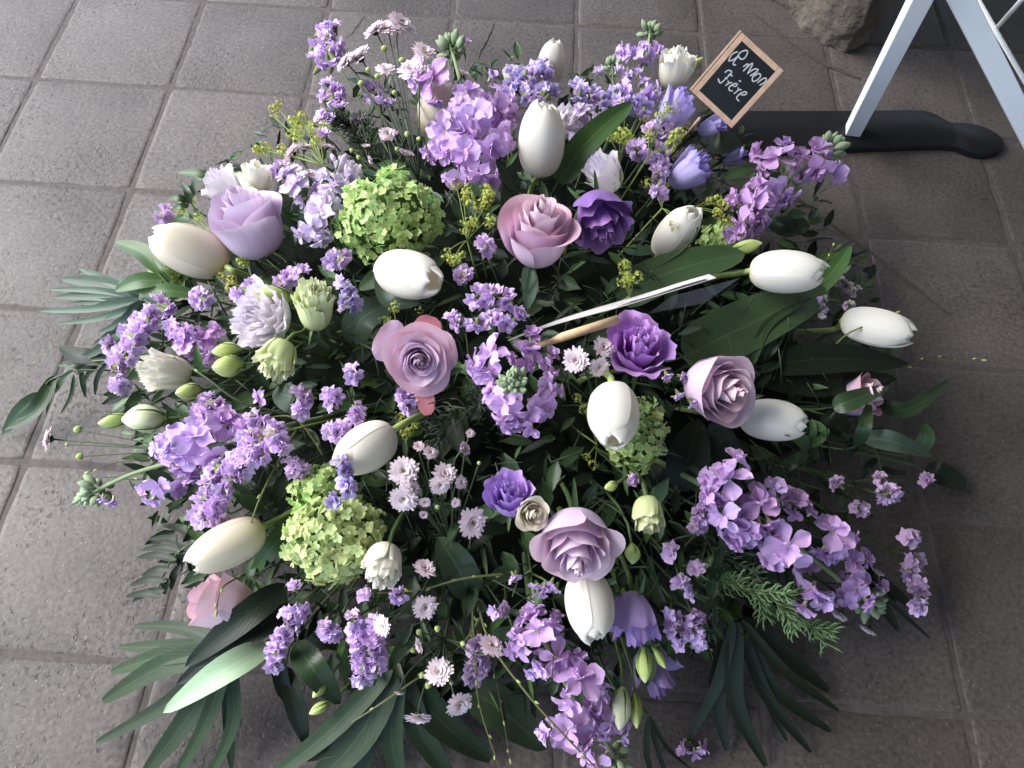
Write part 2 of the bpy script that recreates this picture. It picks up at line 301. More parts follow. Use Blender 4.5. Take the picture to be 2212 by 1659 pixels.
M['conif_g'] = leafmat('conifer_needle_grey', '#5b6b58', '#758470', rough=.6)
M['foam'] = plainmat('foam_dark_green', (.008, .012, .007), .95, .4, 60, .6, .1)
M['tileA'] = tilemat('paving_brown_grey', '#413a37', '#615a56')
M['grout'] = plainmat('grout', '#564f4c', .8, .25, 90, .5, .3)
M['seam'] = plainmat('seam_worn', '#504a48', .8, .35, 120, .5, .3)
M['crack'] = plainmat('crack_dark', (.012, .011, .010), .95, .3, 90, .3, .1)
M['white'] = plainmat('white_paint', '#f3f4f8', .32, .02, 30, .03, .5)
M['black'] = plainmat('black_rubber', (.006, .0065, .008), .6, .3, 50, .2, .3)
M['wood'] = plainmat('light_wood', '#ad8f78', .5, .18, 90, .15, .4)
M['peg'] = plainmat('peg_wood', '#dfc298', .5, .15, 90, .15, .4)
M['slate'] = plainmat('chalkboard', (.004, .005, .006), .35, .3, 40, .05, .35)
M['chalk'] = plainmat('chalk', '#a2a4a6', .9, .15, 400, .3, .2)
M['card'] = plainmat('card_white', '#e4dedb', .5, .03, 60, .03, .4)
M['stone'] = None
# ---------------------------------------------------------------- floor
TP = .25
def floor_corner():
    pts = [(507, 12), (826, 30), (1122, 37), (1433, 62), (431, 216), (761, 244), (346, 460)]
    import cmath
    s = [0, 0]; xs = []; ys = []
    for (x, y) in pts:
        p = P(x/1.1573, y/1.1573); s[0] += cmath.exp(2j*math.pi*p.x/TP); s[1] += cmath.exp(2j*math.pi*p.y/TP)
    return [cmath.phase(q)/(2*math.pi)*TP for q in s]
OX, OY = floor_corner()
fl = bpy.data.objects.new('floor', mesh('floor', [(-4, -3, -.0013), (4, -3, -.0013), (4, 5, -.0013), (-4, 5, -.0013)], [(0, 1, 2, 3)], [M['grout']], smooth=False))
C.objects.link(fl); fl['kind'] = 'structure'; WORLD[fl.name] = Matrix.Identity(4)
def tile_mesh(seed):
    rg = np.random.RandomState(seed); h = TP/2-.0024
    prof = [(h, -.02), (h, -.0030), (h-.0012, -.0014), (h-.0036, -.0004), (h-.009, .0001)]
    k = 14; cs = np.linspace(-1, 1, k); V = []; Fs = []
    n = (k-1)*4
    ring = [(a, -1) for a in cs[:-1]]+[(1, a) for a in cs[:-1]]+[(-a, 1) for a in cs[:-1]]+[(-1, -a) for a in cs[:-1]]
    jit = rg.randn(n)*.0007; jit = np.convolve(np.concatenate([jit, jit[:2]]), [.4, .4, .2], 'same')[:n]; jz = rg.randn(n)*.0003
    for ri, (r, z) in enumerate(prof):
        for i, (a, b) in enumerate(ring):
            cr = 1-.012*(abs(a)*abs(b))**8
            rr = (r+(jit[i] if 0 < ri < 4 else 0))*cr; V.append((a*rr, b*rr, z+(jz[i] if 0 < ri < 4 else 0)))
    for ri in range(len(prof)-1):
        for i in range(n): Fs.append((ri*n+i, ri*n+(i+1) % n, (ri+1)*n+(i+1) % n, (ri+1)*n+i))
    Fs.append(tuple((len(prof)-1)*n+i for i in range(n)))
    return mesh('paving_tile', V, Fs, [M['tileA']])
TM = [tile_mesh(i) for i in range(5)]
rnd = random.Random(5)
for i in range(-8, 9):
    for j in range(-4, 11):
        x = OX+(i+.5)*TP; y = OY+(j+.5)*TP
        mt = Matrix.Translation((x, y, rnd.uniform(-.0006, .0006))) @ Matrix.Rotation(rnd.choice([0, 1, 2, 3])*math.pi/2, 4, 'Z') @ Matrix.Rotation(rnd.uniform(-.003, .003), 4, 'X')
        part('paving_tile', rnd.choice(TM), fl, mt)
def crack(label, pts, wd=.0022, mat='crack'):
    w3 = [P(x/1.1573, y/1.1573, .0012) for x, y in pts]; w3 = smooth_path(w3, 4); rg = random.Random(len(pts)+int(pts[0][0]))
    V = []; n = len(w3)
    for i, p in enumerate(w3):
        t = (w3[min(i+1, n-1)]-w3[max(i-1, 0)]).normalized(); s = Vector((-t.y, t.x, 0))
        ww = wd*(.35+.65*math.sin(math.pi*i/(n-1)))*rg.uniform(.5, 1.2); p = p+s*rg.uniform(-.0008, .0008)
        V += [p-s*ww/2, p+s*ww/2]
    Fs = [(2*i, 2*i+1, 2*i+3, 2*i+2) for i in range(n-1)]
    part('crack', mesh('crack', V, Fs, [M[mat]]), fl, label=label)
crack('dark crack running across a tile behind the flowers', [(1237, 55), (1222, 95), (1205, 125), (1195, 150)])
crack('thin crack near the tile joint', [(912, 38), (895, 62), (878, 85), (862, 95)], .0014)
crack('long diagonal crack beside the right of the bouquet', [(1960, 470), (2080, 560), (2190, 640), (2290, 720), (2380, 790)], .008, 'seam')
crack('diagonal seam in front of the stone', [(1880, 30), (2010, 130), (2110, 180), (2150, 195)], .009, 'seam')
# unseen porch roof and wall, added to make daylight fall off towards the right
def sbox(name, x0, x1, y0, y1, z0, z1, mat):
    V = [(x, y, z) for z in (z0, z1) for y in (y0, y1) for x in (x0, x1)]
    o = bpy.data.objects.new(name, mesh(name, V, [(0, 2, 3, 1), (4, 5, 7, 6), (0, 1, 5, 4), (2, 6, 7, 3), (0, 4, 6, 2), (1, 3, 7, 5)], [mat], smooth=False)); C.objects.link(o); o['kind'] = 'structure'
M['plaster'] = plainmat('plaster', '#a09c94', .9, .1, 8, .2, .2)
sbox('added_porch_roof', -1.7, 3.0, -3.0, 5.0, 2.4, 2.5, M['plaster'])
sbox('added_porch_wall', 2.6, 2.75, -3.0, 4.998, -.004, 2.398, M['plaster'])
# ---------------------------------------------------------------- filler core under the flowers
def core():
    n = 40; V = []; Fs = []
    rings = 12
    for k in range(rings+1):
        f = k/rings
        for i in range(n):
            a = 2*math.pi*i/n; rr = (.66+.05*math.sin(5*a+1)+.04*math.sin(9*a))*f
            x = 1090+1000*rr*math.cos(a)*.97; y = 790+800*rr*math.sin(a)
            h = max(.012, hh(x, y)-.10+.012*math.sin(x*.02)*math.sin(y*.023))
            if k == rings: h = .001
            V.append(P(x, y, h))
    for k in range(rings):
        for i in range(n): Fs.append((k*n+i, k*n+(i+1) % n, (k+1)*n+(i+1) % n, (k+1)*n+i))
    c = P(1090, 790, .001)
    t = thing('floral_foam', 'dark green wet floral foam block deep under all the flowers', 'floral foam', c)
    part('foam_block', mesh('foam_block', V, Fs, [M['foam']]), t)
core()
# ---------------------------------------------------------------- leaf blades
def blade_data(path, wpx, n=10, fold=.25, nrm=None, wavy=0, prof='leaf', seed=0, nu=5, curl=0, roll=0):
    path = smooth_path(path, max(2, n//max(1, len(path)-1))); m = len(path)
    V = []; U = []; rg = random.Random(seed); ph = rg.uniform(0, 6)
    for i, p in enumerate(path):
        v = i/(m-1); t = (path[min(i+1, m-1)]-path[max(i-1, 0)]).normalized()
        toc = (CAM-p).normalized(); nn = nrm if nrm is not None else (Vector((0, 0, 1))*.6+toc*.7).normalized()
        s = t.cross(nn).normalized(); nn = s.cross(t).normalized()
        if roll:
            c_, s_ = math.cos(roll), math.sin(roll); s, nn = s*c_+nn*s_, nn*c_-s*s_
        if prof == 'leaf': ww = math.sin(math.pi*min(1, v**.8*.97+.03))**.75
        elif prof == 'tulip': ww = (min(1, v*6+.35))*(1-v**3.2)**.7
        elif prof == 'palm': ww = (math.sin(math.pi*(v**.7*.9+.06)))**.7
        elif prof == 'fan': ww = (.3+.7*min(1, v*1.5))*max(.0, 1-max(0, v-.55)**2*4.4)**.5
        elif prof == 'round': ww = math.sin(math.pi*min(1, v*.96+.04))**.5
        else: ww = (1-v)**.6*min(1, v*5+.2)
        w2 = wpx*.5*ww
        for k in range(nu):
            u = -1+2*k/(nu-1)
            z = abs(u)*fold*w2 - curl*w2*(v**2) + (wavy*wpx*math.sin(v*19+ph+(2 if u > 0 else 0))*abs(u)**2 if wavy else 0)
            V.append(p+s*(u*w2)+nn*z); U.append((u*.5+.5, v))
    return V, gridF(nu, m), U
def leaf(label, pts, wpx, mat='leaf', fold=.25, prof='leaf', wavy=.012, group=None, seed=1, dh=None, cat='leaf', name='leaf', stem=True, roll=0, root=None):
    """pts: list of (x, y, h)"""
    W = [P(x, y, h) for x, y, h in pts]
    sc_ = PD(*pts[len(pts)//2])[1]/F
    V, Fs, U = blade_data(W, wpx*sc_, 12, fold, prof=prof, wavy=wavy, seed=seed, roll=roll)
    t = root
    if t is None: t = thing(name, label, cat, W[0], group)
    part('leaf_blade', mesh('leaf_blade', V, Fs, [M[mat]], U), t)
    if stem and root is None:
        f = foam_pt(pts[0][0], pts[0][1]); d = (W[0]-W[1]).normalized()
        part('stem', mesh('stem', *tube_data(bez(W[0]+(W[1]-W[0])*.05, W[0]+d*.03, W[0]*.5+f*.5, f, 6), .0012, 5)[:2], [M['stem']]), t)
    return t
# ---------------------------------------------------------------- petals and flower heads
def stem_part(t, base, axis, x, y, r=.0022, mat='stem', via=None, n=9):
    if via: 
        pts = smooth_path([base+axis*.002]+[P(a, b, c) for a, b, c in via]+[foam_pt(*via[-1][:2])], 5)
    else:
        f = foam_pt(x, y); pts = bez(base+axis*.002, base-axis*.045, f*.6+base*.4-axis*.02, f, n)
    V, Fs, U = tube_data(pts, r, 7); part('stem', mesh('stem', V, Fs, [M[mat]], U), t)
def tulip_set(seed, op):
    rg = random.Random(seed); out = []
    for k in range(6):
        inner = k % 2; ph = k*math.pi/3+rg.uniform(-.12, .12); sc1 = .9 if inner else 1.0
        hw = R_(58 if inner else 54); tilt = rg.uniform(-.015, .02)+(0 if inner else .012)+op*rg.uniform(-.02, .05); ht = rg.uniform(.94, 1.03)
        def fn(u, v, ph=ph, sc1=sc1, hw=hw, tilt=tilt, ht=ht, inner=inner):
            w = .03+(.885-.13*op)*v**.95; r = .5*np.sin(math.pi*w**.92)**.82*sc1
            s = np.clip(1-v**11, 0, 1)**.5*np.minimum(1, v*4+.35)
            tip = 1-(.05+.10*op)*np.abs(u)**2*v**2
            a = ph+u*hw*s*(1.22 if op < .4 else 1.1)
            r = r*(1+.05*(1-inner)*np.abs(u)**3)+.006*np.exp(-(u/.2)**2)*np.sin(math.pi*v)+tilt*v*2*.5
            r = r+.012*np.sin(u*5+ph*3)*v**2
            z = (1-np.cos(math.pi*w))/2*ht*tip*(1.03+.12*op)
            return r*np.cos(a), r*np.sin(a), z
        V, Fs, U = grid(fn, 15, 20); out.append(mesh('petal', V, Fs, [M['tulip']], U))
    return out
TUL = [tulip_set(1, 0), tulip_set(2, .1), tulip_set(3, .25), tulip_set(4, .1)]
def tulip(label, x, y, L, Wd, ang, tilt, dh=0, var=0, warm=False, via=None, h=None):
    z = hh(x, y)+dh if h is None else h
    c, t_ = PD(x, y, z); k = t_/F; ax = axis_of(x, y, ang, tilt); Lm = L*k*.97/max(.55, math.cos(R_(tilt))); Wm = Wd*k*.92
    base = c-ax*Lm*.5
    t = thing('tulip', label, 'tulip', base, 'white tulips')
    rg = random.Random(int(x*7+y)); sp = rg.uniform(0, 6)
    for me in TUL[var]:
        if warm: me = me.copy(); me.materials[0] = M['tulip_w']
        part('petal', me, t, frame(base, ax, sp, Lm, Wm))
    stem_part(t, base, ax, x, y, .0040, 'stem_t', via)
    return t
def rosepetals(N_, open_, seed, D=1.0, L=.9, ruf=0, fringe=0, wide=62, inner=150, nu=15, nv=10, cup=.7, spiral=.035, rim=.0, rp=1.15):
    rg = random.Random(seed); out = []
    for k in range(N_):
        f = k/(N_-1); ph = k*2.39996+rg.uniform(-.1, .1)
        Rk = D*((.03 if rp < 1.8 else .055)+.385*f**rp)*(1+rg.uniform(-.07, .07)*f); H = L*(.93-.18*f*open_-.12*rg.random()*f-(.10*(1-f)**2 if rp > 1.8 else 0))*(.8+.2*min(1, (1-f)*2+.5))
        hw = R_(inner+(wide-inner)*min(1, f*1.7)); curl = max(0, f-.35)*open_
        p1, p2, p3 = rg.uniform(0, 6), rg.uniform(0, 6), rg.uniform(0, 6)
        fr = np.array([rg.uniform(0, 1) for _ in range(nu)])
        pt = rg.uniform(.2, 1); lean = rg.uniform(-.05, .04)
        def fn(u, v, ph=ph, Rk=Rk, H=H, hw=hw, curl=curl, p1=p1, p2=p2, p3=p3, fr=fr, pt=pt, f=f):
            ve = v*(1-.20*np.abs(u)**2.6*min(1, f*2+.2))
            if fringe:
                ui = np.clip(((u+1)/2*(nu-1)).round().astype(int), 0, nu-1); ve = ve*(1-fringe*fr[ui]*v**6)
            rho = Rk*np.sin(math.pi/2*np.clip(ve, 0, 1)**cup)*(1-.10*(1-f)*ve**3)
            z = H*ve**1.25
            c = np.clip((ve-.62)/.38, 0, 1)**2.2; cu = np.clip((np.abs(u)-.55)/.45, 0, 1)**2*np.clip(v*1.6-.5, 0, 1)
            rho = rho+curl*D*(c*(.22+.12*pt*(1-np.abs(u)))+.10*cu); z = z-curl*D*(c*(.20+rim)+.03*cu)
            z = z+D*lean*np.cos(u*1.2)*v*f
            rho = rho+spiral*D*u*(1-.5*f)*np.clip(v*2, 0, 1)*.9
            rf = ruf*D*v**3.5*(np.sin(u*8+p1)+.6*np.sin(u*15+p2)); rho = rho+rf*.8; z = z+ruf*D*v**3*.7*np.sin(u*11+p3)
            rho = rho+.018*D*np.sin(u*3.6+p1)*v**2*f+.008*D*np.sin(u*9+p3)*v**5*f; z = z+.018*D*np.sin(u*2.5+p2)*v**3*f
            a = ph+u*hw*(1-.12*v**4)
            return rho*np.cos(a), rho*np.sin(a), z
        V, Fs, U = grid(fn, nu, nv); out.append((k/(N_-1), V, Fs, U))
    return out
def sepals(t, base, ax, s, n=5, mat='leaf', L=.42, droop=.6, seed=0):
    rg = random.Random(seed)
    for k in range(n):
        an = 2*math.pi*k/n+rg.uniform(-.2, .2); fr = frame(base, ax, an, 1.0); X = fr.to_3x3() @ Vector((1, 0, 0)); Z = ax.normalized()
        p0 = base+X*s*.02; p1 = base+X*s*L*.5+Z*s*.06; p2 = base+X*s*L*.95-Z*s*droop*L*rg.uniform(.4, 1)
        V, Fs, U = blade_data([p0, p1, p2], s*.12, 8, .3, nrm=(Z*.8+X*.2).normalized(), prof='spear', seed=k, nu=3)
        part('sepal', mesh('sepal', V, Fs, [M[mat]], U), t)
def rose(name, label, cat, x, y, D, L, ang, tilt, mat, outer=None, dh=0, N_=20, open_=.8, seed=1, group=None, sep='leaf', h=None, via=None, centre=None, stemm='stem', guard=(), foc=.55, **kw):
    z = hh(x, y)+dh if h is None else h
    D, L = D*1.06, L*1.06; c, t_ = PD(x, y, z); k = t_/F; ax = axis_of(x, y, ang, tilt); Dm = D*k; Lr = L/D
    base = c-ax*Dm*Lr*foc
    t = thing(name, label, cat, base, group)
    for f, V, Fs, U in rosepetals(N_, open_, seed, 1.0, Lr, **kw):
        mm = M[outer] if (outer and f > .72) else M[mat]
        part('petal', mesh('petal', V, Fs, [mm], U), t, frame(base, ax, 0, Dm))
    if centre:
        mb = MB(); rg = random.Random(3)
        for q in range(7):
            a = q*.9; V, Fs, U = tube_data([Vector((0, 0, .1)), Vector((.03*math.cos(a), .03*math.sin(a), .35)), Vector((.06*math.cos(a), .06*math.sin(a), .5))], [.008, .008, .022], 5); mb.add(V, Fs, U)
        part('stamens', mb.mesh('stamens', [M[centre]]), t, frame(base, ax, 0, Dm))
    for (ga, gr, gt, gm) in guard:   # outer stray petals: angle in image, reach px, width px
        p0 = base+ax*Dm*.02; dirg = axis_of(x, y, ga, 0)
        pp = [p0, c-ax*Dm*.35+dirg*gr*k*.55, c-ax*Dm*.28+dirg*gr*k]
        V, Fs, U = blade_data(pp, gt*k, 10, .06, nrm=-ray(x, y).normalized(), prof='fan', wavy=.035, seed=int(gr), nu=11)
        part('guard_petal', mesh('guard_petal', V, Fs, [M[gm]], U), t, label='reddish outer guard petal' if gm == 'rose_r' else None)
    if sep: sepals(t, base, ax, Dm, 5, sep, seed=seed)
    stem_part(t, base, ax, x, y, .0028, stemm, via)
    return t
# stock / freesia florets -------------------------------------------------
def petal_mesh(mat, seed, wd=.85, cup=.25):
    rg = random.Random(seed); p = rg.uniform(0, 6)
    def fn(u, v):
        wv = wd*.5*(.16+.84*np.sin(math.pi/2*np.clip(v*1.25, 0, 1))**1.6)*np.sqrt(np.clip(1-(np.clip(v-.62, 0, 1)/.40)**2.4, 0.02, 1))
        x = v*(1-.06*u*u); y = u*wv; z = cup*(v*.7-v*v*1.1)+.20*cup*u*u*2+.06*np.sin(v*6+p)*v+.09*np.sin(u*4+p)*v*v
        return x, y, z
    V, Fs, U = grid(fn, 6, 7); return mesh('petal', V, Fs, [mat], U)
PET = {k: [petal_mesh(M[k], i, .75+.08*i) for i in range(4)] for k in ('stock', 'stock_v', 'stock_m', 'freesia')}
def eye_mesh(mat):
    mb = MB()
    for q in range(8):
        a = q*.785; V, Fs, U = tube_data([Vector((.02, 0, -.1)), Vector((.11*math.cos(a), .11*math.sin(a), .06)), Vector((.17*math.cos(a), .17*math.sin(a), .10))], [.03, .05, .025], 4); mb.add(V, Fs, U)
    V, Fs, U = tube_data([Vector((0, 0, -.35)), Vector((0, 0, -.05)), Vector((0, 0, .12))], [.08, .12, .05], 6); mb.add(V, Fs, U)
    return mb.mesh('floret_centre', [mat])
EYE = eye_mesh(M['eye'])
def floret(t, pos, ax, r, pal, rg, dbl=True, closed=0.0):
    fl_ = part('floret', EYE, t, frame(pos, ax, rg.uniform(0, 6), r))
    n = rg.choice([5, 5, 6]); sp = rg.uniform(0, 6); alt = pal if rg.random() < .72 else {'stock': rg.choice(['stock_m', 'stock_v']), 'stock_v': 'stock', 'stock_m': 'stock', 'freesia': 'freesia'}[pal]
    for layer in range(2 if dbl else 1):
        nn = n if layer == 0 else rg.choice([3, 4, 5]); sc1 = 1 if layer == 0 else .72
        for q in range(nn):
            a = sp+2*math.pi*(q+rg.uniform(-.12, .12))/nn+layer*.5; lift = R_(rg.uniform(-20, 30)+closed*55) if layer == 0 else R_(rg.uniform(25, 75))
            W = frame(pos, ax, a, 1) @ Matrix.Rotation(-lift, 4, 'Y') @ Matrix.Rotation(rg.uniform(-.5, .5), 4, 'X')
            s = r*sc1*rg.uniform(.85, 1.1)
            part('petal', rg.choice(PET[alt]), fl_, W @ Matrix.Scale(s, 4))
def bud_mesh(mat, seed=0):
    def fn(u, v):
        a = (u+1)*math.pi; r = .26*np.sin(math.pi*np.clip(v*.93+.05, 0, 1))**.8*(1+.10*np.sin(a*3+v*4)); return r*np.cos(a), r*np.sin(a), v
    V, Fs, U = grid(fn, 13, 9); return mesh('bud', V, Fs, [mat], U)
BUD = {k: bud_mesh(M[k]) for k in ('stockbud', 'bud', 'bud_w', 'stock', 'stock_v', 'freesia', 'li_green')}
def stock(label, path, florets, tip, pal='stock', name='stock', cat='stock flower', group='purple stock stems', dh=0, seed=1, nb=14, budspan=60, stemr=.0028, tipsize=22, tipmat='stockbud', base=None):
    """path (x,y,dh) from base to tip; florets (x,y,diameter,ang,tilt[,dh]); tip (x,y,ang,tilt)"""
    rg = random.Random(seed)
    pw = [P(x, y, max(.01, hh(x, y)+d+dh)) for x, y, d in path]
    b0 = foam_pt(*path[0][:2])
    t = thing(name, label, cat, b0, group)
    sp = smooth_path([b0]+pw, 6); n = len(sp)
    V, Fs, U = tube_data(sp, [stemr*(1.15-.5*i/n) for i in range(n)], 7); part('stem', mesh('stem', V, Fs, [M['stem'] if tipmat != 'stockbud' else M['stemg']], U), t)
    for fdt in florets:
        x, y, d, a, tl = fdt[:5]; z = hh(x, y)+dh+(fdt[5] if len(fdt) > 5 else .012)
        c, tt = PD(x, y, max(.015, z)); floret(t, c, axis_of(x, y, a, tl), d*.5*tt/F*1.08, pal, rg, closed=fdt[6] if len(fdt) > 6 else 0)
        if d > 50 and len(fdt) < 7:
            for q in range(3):
                aa = rg.uniform(0, 6.283); ox, oy = x+d*.42*math.cos(aa), y+d*.42*math.sin(aa)
                c2, t2 = PD(ox, oy, max(.012, z-.012)); floret(t, c2, axis_of(ox, oy, math.degrees(-aa), rg.uniform(5, 45)), d*.5*t2/F*rg.uniform(.55, .8), pal, rg, closed=rg.choice([0, .2, .6]))
    # buds spiralling round the last stretch of the stem
    ex = sp[-1]; axd = (sp[-1]-sp[-4]).normalized(); k = (ex-CAM).length/F
    nb = int(nb*1.7); tipsize *= .8
    for q in range(nb):
        f = q/max(1, nb-1); pos = ex-axd*(budspan*k*(1-f)*.9); an = q*2.4; X = (frame(ex, axd, an, 1).to_3x3() @ Vector((1, 0, 0)))
        s = tipsize*k*(1.25-.7*f); d = (X*(1.0-.8*f)+axd*(.7+f)+Vector((rg.uniform(-.3, .3), rg.uniform(-.3, .3), .25))).normalized()
        o = pos+X*s*.55*(1-f*.6)
        part('bud', BUD[tipmat], t, frame(o, d, rg.uniform(0, 6), s*1.05*rg.uniform(.8, 1.2), s*1.15))
    return t
M['stemg'] = leafmat('stock_stem', '#7f9568', '#93a67c', rough=.6, spec=.2)
# statice ----------------------------------------------------------------
def statice_mesh(mat, seed):
    rg = random.Random(seed); mb = MB()
    for (sc1, off, tilt) in ((1, 0, 0), (.72, .12, .3)):
        p = rg.uniform(0, 6); nn = 20; V = []; U = []
        for j, (r, z) in enumerate(((.10, -.85), (.34, -.25), (.78, .05), (1.0, .12))):
            for i in range(nn):
                a = 2*math.pi*i/nn; w_ = (j/3.)**2
                rr = r*sc1*(1+w_*(.13*math.sin(5*a+p)+.10*math.sin(9*a+2*p))*1.2)+rg.uniform(-.04, .04)*w_; zz = z*sc1+off+w_*(.20*math.sin(5*a+p+1.2)+.13*math.sin(10*a))
                V.append((rr*math.cos(a)+tilt*.2*j/3, rr*math.sin(a), zz)); U.append((i/nn, j/3))
        Fs = [(j*nn+i, j*nn+(i+1) % nn, (j+1)*nn+(i+1) % nn, (j+1)*nn+i) for j in range(3) for i in range(nn)]
        mb.add(V, Fs, U, 0)
    V, Fs, U = tube_data([Vector((0, 0, -1.35)), Vector((0, 0, -.8)), Vector((0, 0, -.3))], [.14, .30, .42], 7, False); mb.add(V, Fs, U, 1)
    return mb.mesh('floret', [mat, M['calyx']])
STAT = {k: [statice_mesh(M[k], i) for i in range(5)] for k in ('stat', 'stat_b', 'stat_f', 'stat_w')}
def statice(label, paths, pal='stat', size=24, seed=1, tilt=55, ang=None, dh=.01, dens=1.0, group='statice sprigs', base=None):
    """paths: list of (pts, width px)"""
    rg = random.Random(seed); x0, y0 = paths[0][0][0]
    b0 = foam_pt(x0, y0) if base is None else P(*base)
    t = thing('statice_sprig', label, 'statice', b0, group)
    stems = MB(); cx_ = sum(p[0][0][0] for p in paths)/len(paths); cy_ = sum(p[0][0][1] for p in paths)/len(paths)
    hub = P(cx_*.94+1090*.06, cy_*.94+820*.06, max(.02, hh(cx_, cy_)-.03))
    stems.add(*tube_data(bez(b0, b0*.6+hub*.4+Vector((0, 0, .02)), hub-Vector((0, 0, .01)), hub, 6), .0016, 5))
    for pts, wd in paths:
        L = 0; 
        for i in range(len(pts)-1): L += math.hypot(pts[i+1][0]-pts[i][0], pts[i+1][1]-pts[i][1])
        n = max(3, int((L+wd)*wd/(size*size)*1.9*dens)); W3 = [P(a, b, max(.012, hh(a, b)+dh-.018)) for a, b in pts]
        if len(pts) > 1: stems.add(*tube_data(smooth_path([hub]+W3, 4), .0013, 5))
        else: stems.add(*tube_data([hub, (hub+W3[0])*.5+Vector((0, 0, .004)), W3[0]], .0013, 5))
        for q in range(n):
            f = (q+rg.random())/n*(len(pts)-1); i = min(int(f), max(0, len(pts)-2)); g = f-i
            if len(pts) > 1: px = pts[i][0]+(pts[i+1][0]-pts[i][0])*g; py = pts[i][1]+(pts[i+1][1]-pts[i][1])*g
            else: px, py = pts[0]
            ra = rg.uniform(0, 2*math.pi); rr = wd*.5*math.sqrt(rg.random())*.85; ox, oy = rr*math.cos(ra), rr*math.sin(ra)
            px += ox; py += oy
            z = max(.012, hh(px, py)+dh+.006*(1-(2*rr/wd)**2)*wd/30+rg.uniform(-.003, .003))
            a2 = math.degrees(math.atan2(-oy, ox)); tl = max(15, tilt-rr/wd*60+rg.uniform(-20, 20))
            if ang is not None and rg.random() < .6: a2 = ang+rg.uniform(-40, 40)
            c, tt = PD(px, py, z); s = size*.5*tt/F*rg.uniform(1.1, 1.6)
            part('floret', rg.choice(STAT[pal if rg.random() < .78 else rg.choice(['stat_f', 'stat'])]), t, frame(c, axis_of(px, py, a2, tl), rg.uniform(0, 6), s))
    part('stem', stems.mesh('stem', [M['stem']]), t)
    return t
# daisies ------------------------------------------------------------------
def daisy_mesh(mat, seed, cl=0.0):
    rg = random.Random(seed); mb = MB()
    for layer, (n, L, lift) in enumerate(((22, 1.0, .05+cl), (20, .86, .24+cl), (17, .66, .48+cl), (12, .46, .8+cl))):
        for q in range(n):
            a = 2*math.pi*(q+rg.uniform(-.25, .25))/n+layer; l = L*rg.uniform(.85, 1.08); w_ = .105; tl = lift+rg.uniform(-.12, .12)
            V = []; U = []
            for (v, wv) in ((.12, .5), (.45, 1), (.8, 1.1), (1, .45)):
                rr = l*v*math.cos(tl*v); z = l*v*math.sin(tl)*.8+.02*layer
                for s in (-1, 1):
                    V.append((rr*math.cos(a)-s*w_*wv*math.sin(a), rr*math.sin(a)+s*w_*wv*math.cos(a), z-.02*abs(s)+rg.uniform(-.01, .01))); U.append((s*.5+.5, v))
            mb.add(V, [(0, 1, 3, 2), (2, 3, 5, 4), (4, 5, 7, 6)], U)
    return mb.mesh('ray_petals', [mat])
def disc_mesh():
    mb = MB(); rg = random.Random(4)
    for q in range(34):
        r = .30*math.sqrt(q/34); a = q*2.4; p = Vector((r*math.cos(a), r*math.sin(a), .14-r*.25)); V, Fs, U = tube_data([p-Vector((0, 0, .12)), p, p+Vector((0, 0, .05))], [.03, .035, .015], 4); mb.add(V, Fs, U)
    return mb.mesh('flower_disc', [M['eye_d']])
def cup_mesh():
    V, Fs, U = tube_data([Vector((0, 0, -.42)), Vector((0, 0, -.32)), Vector((0, 0, -.12)), Vector((0, 0, .05))], [.06, .22, .34, .30], 9, False); return mesh('calyx', V, Fs, [M['stem_d']], U)
DAI = {'daisy': [daisy_mesh(M['daisy'], i, c) for i, c in enumerate((0, .1, .25))], 'daisy_p': [daisy_mesh(M['daisy_p'], i+5, c) for i, c in enumerate((0, .2, .5))]}
DISC = disc_mesh(); CUP = cup_mesh()
def daisies(label, heads, hub, pal='daisy', seed=1, dh=.0, budlets=()):
    """heads (x,y,d,ang,tilt)"""
    rg = random.Random(seed); b0 = foam_pt(hub[0], hub[1]); t = thing('chrysanthemum_spray', label, 'chrysanthemum', b0, 'small chrysanthemum sprays')
    hb = P(hub[0], hub[1], max(.02, hh(hub[0], hub[1])+hub[2])); stems = MB(); stems.add(*tube_data(bez(b0, b0*.5+hb*.5, hb*.8+b0*.2, hb, 6), .0018, 5))
    for (x, y, d, a, tl) in heads:
        p_ = pal if d > 40 else ('daisy_p')
        c, tt = PD(x, y, max(.015, hh(x, y)+dh+.012)); k = tt/F; ax = axis_of(x, y, a, tl); s = d*.5*k*1.08
        hd = part('flower_head', rg.choice(DAI[p_]), t, frame(c, ax, rg.uniform(0, 6), s))
        part('flower_disc', DISC, hd, frame(c, ax, 0, s)); part('calyx', CUP, hd, frame(c, ax, 0, s))
        e = c-ax*s*.4; stems.add(*tube_data(bez(hb, hb+(e-hb)*.35+Vector((0, 0, .004)), e-ax*.022, e, 7), .0011, 5))
    for (x, y, d) in budlets:
        c, tt = PD(x, y, max(.012, hh(x, y)+dh+.004)); k = tt/F; ax = (c-hb).normalized(); s = d*k
        part('bud', BUD['bud'], t, frame(c-ax*s*.5, ax, 0, s, s*1.7)); stems.add(*tube_data(bez(hb, hb+(c-hb)*.4+Vector((0, 0, .005)), c-ax*.02, c-ax*s*.4, 6), .0009, 4))
    part('stem', stems.mesh('stem', [M['stem_d']]), t)
    return t
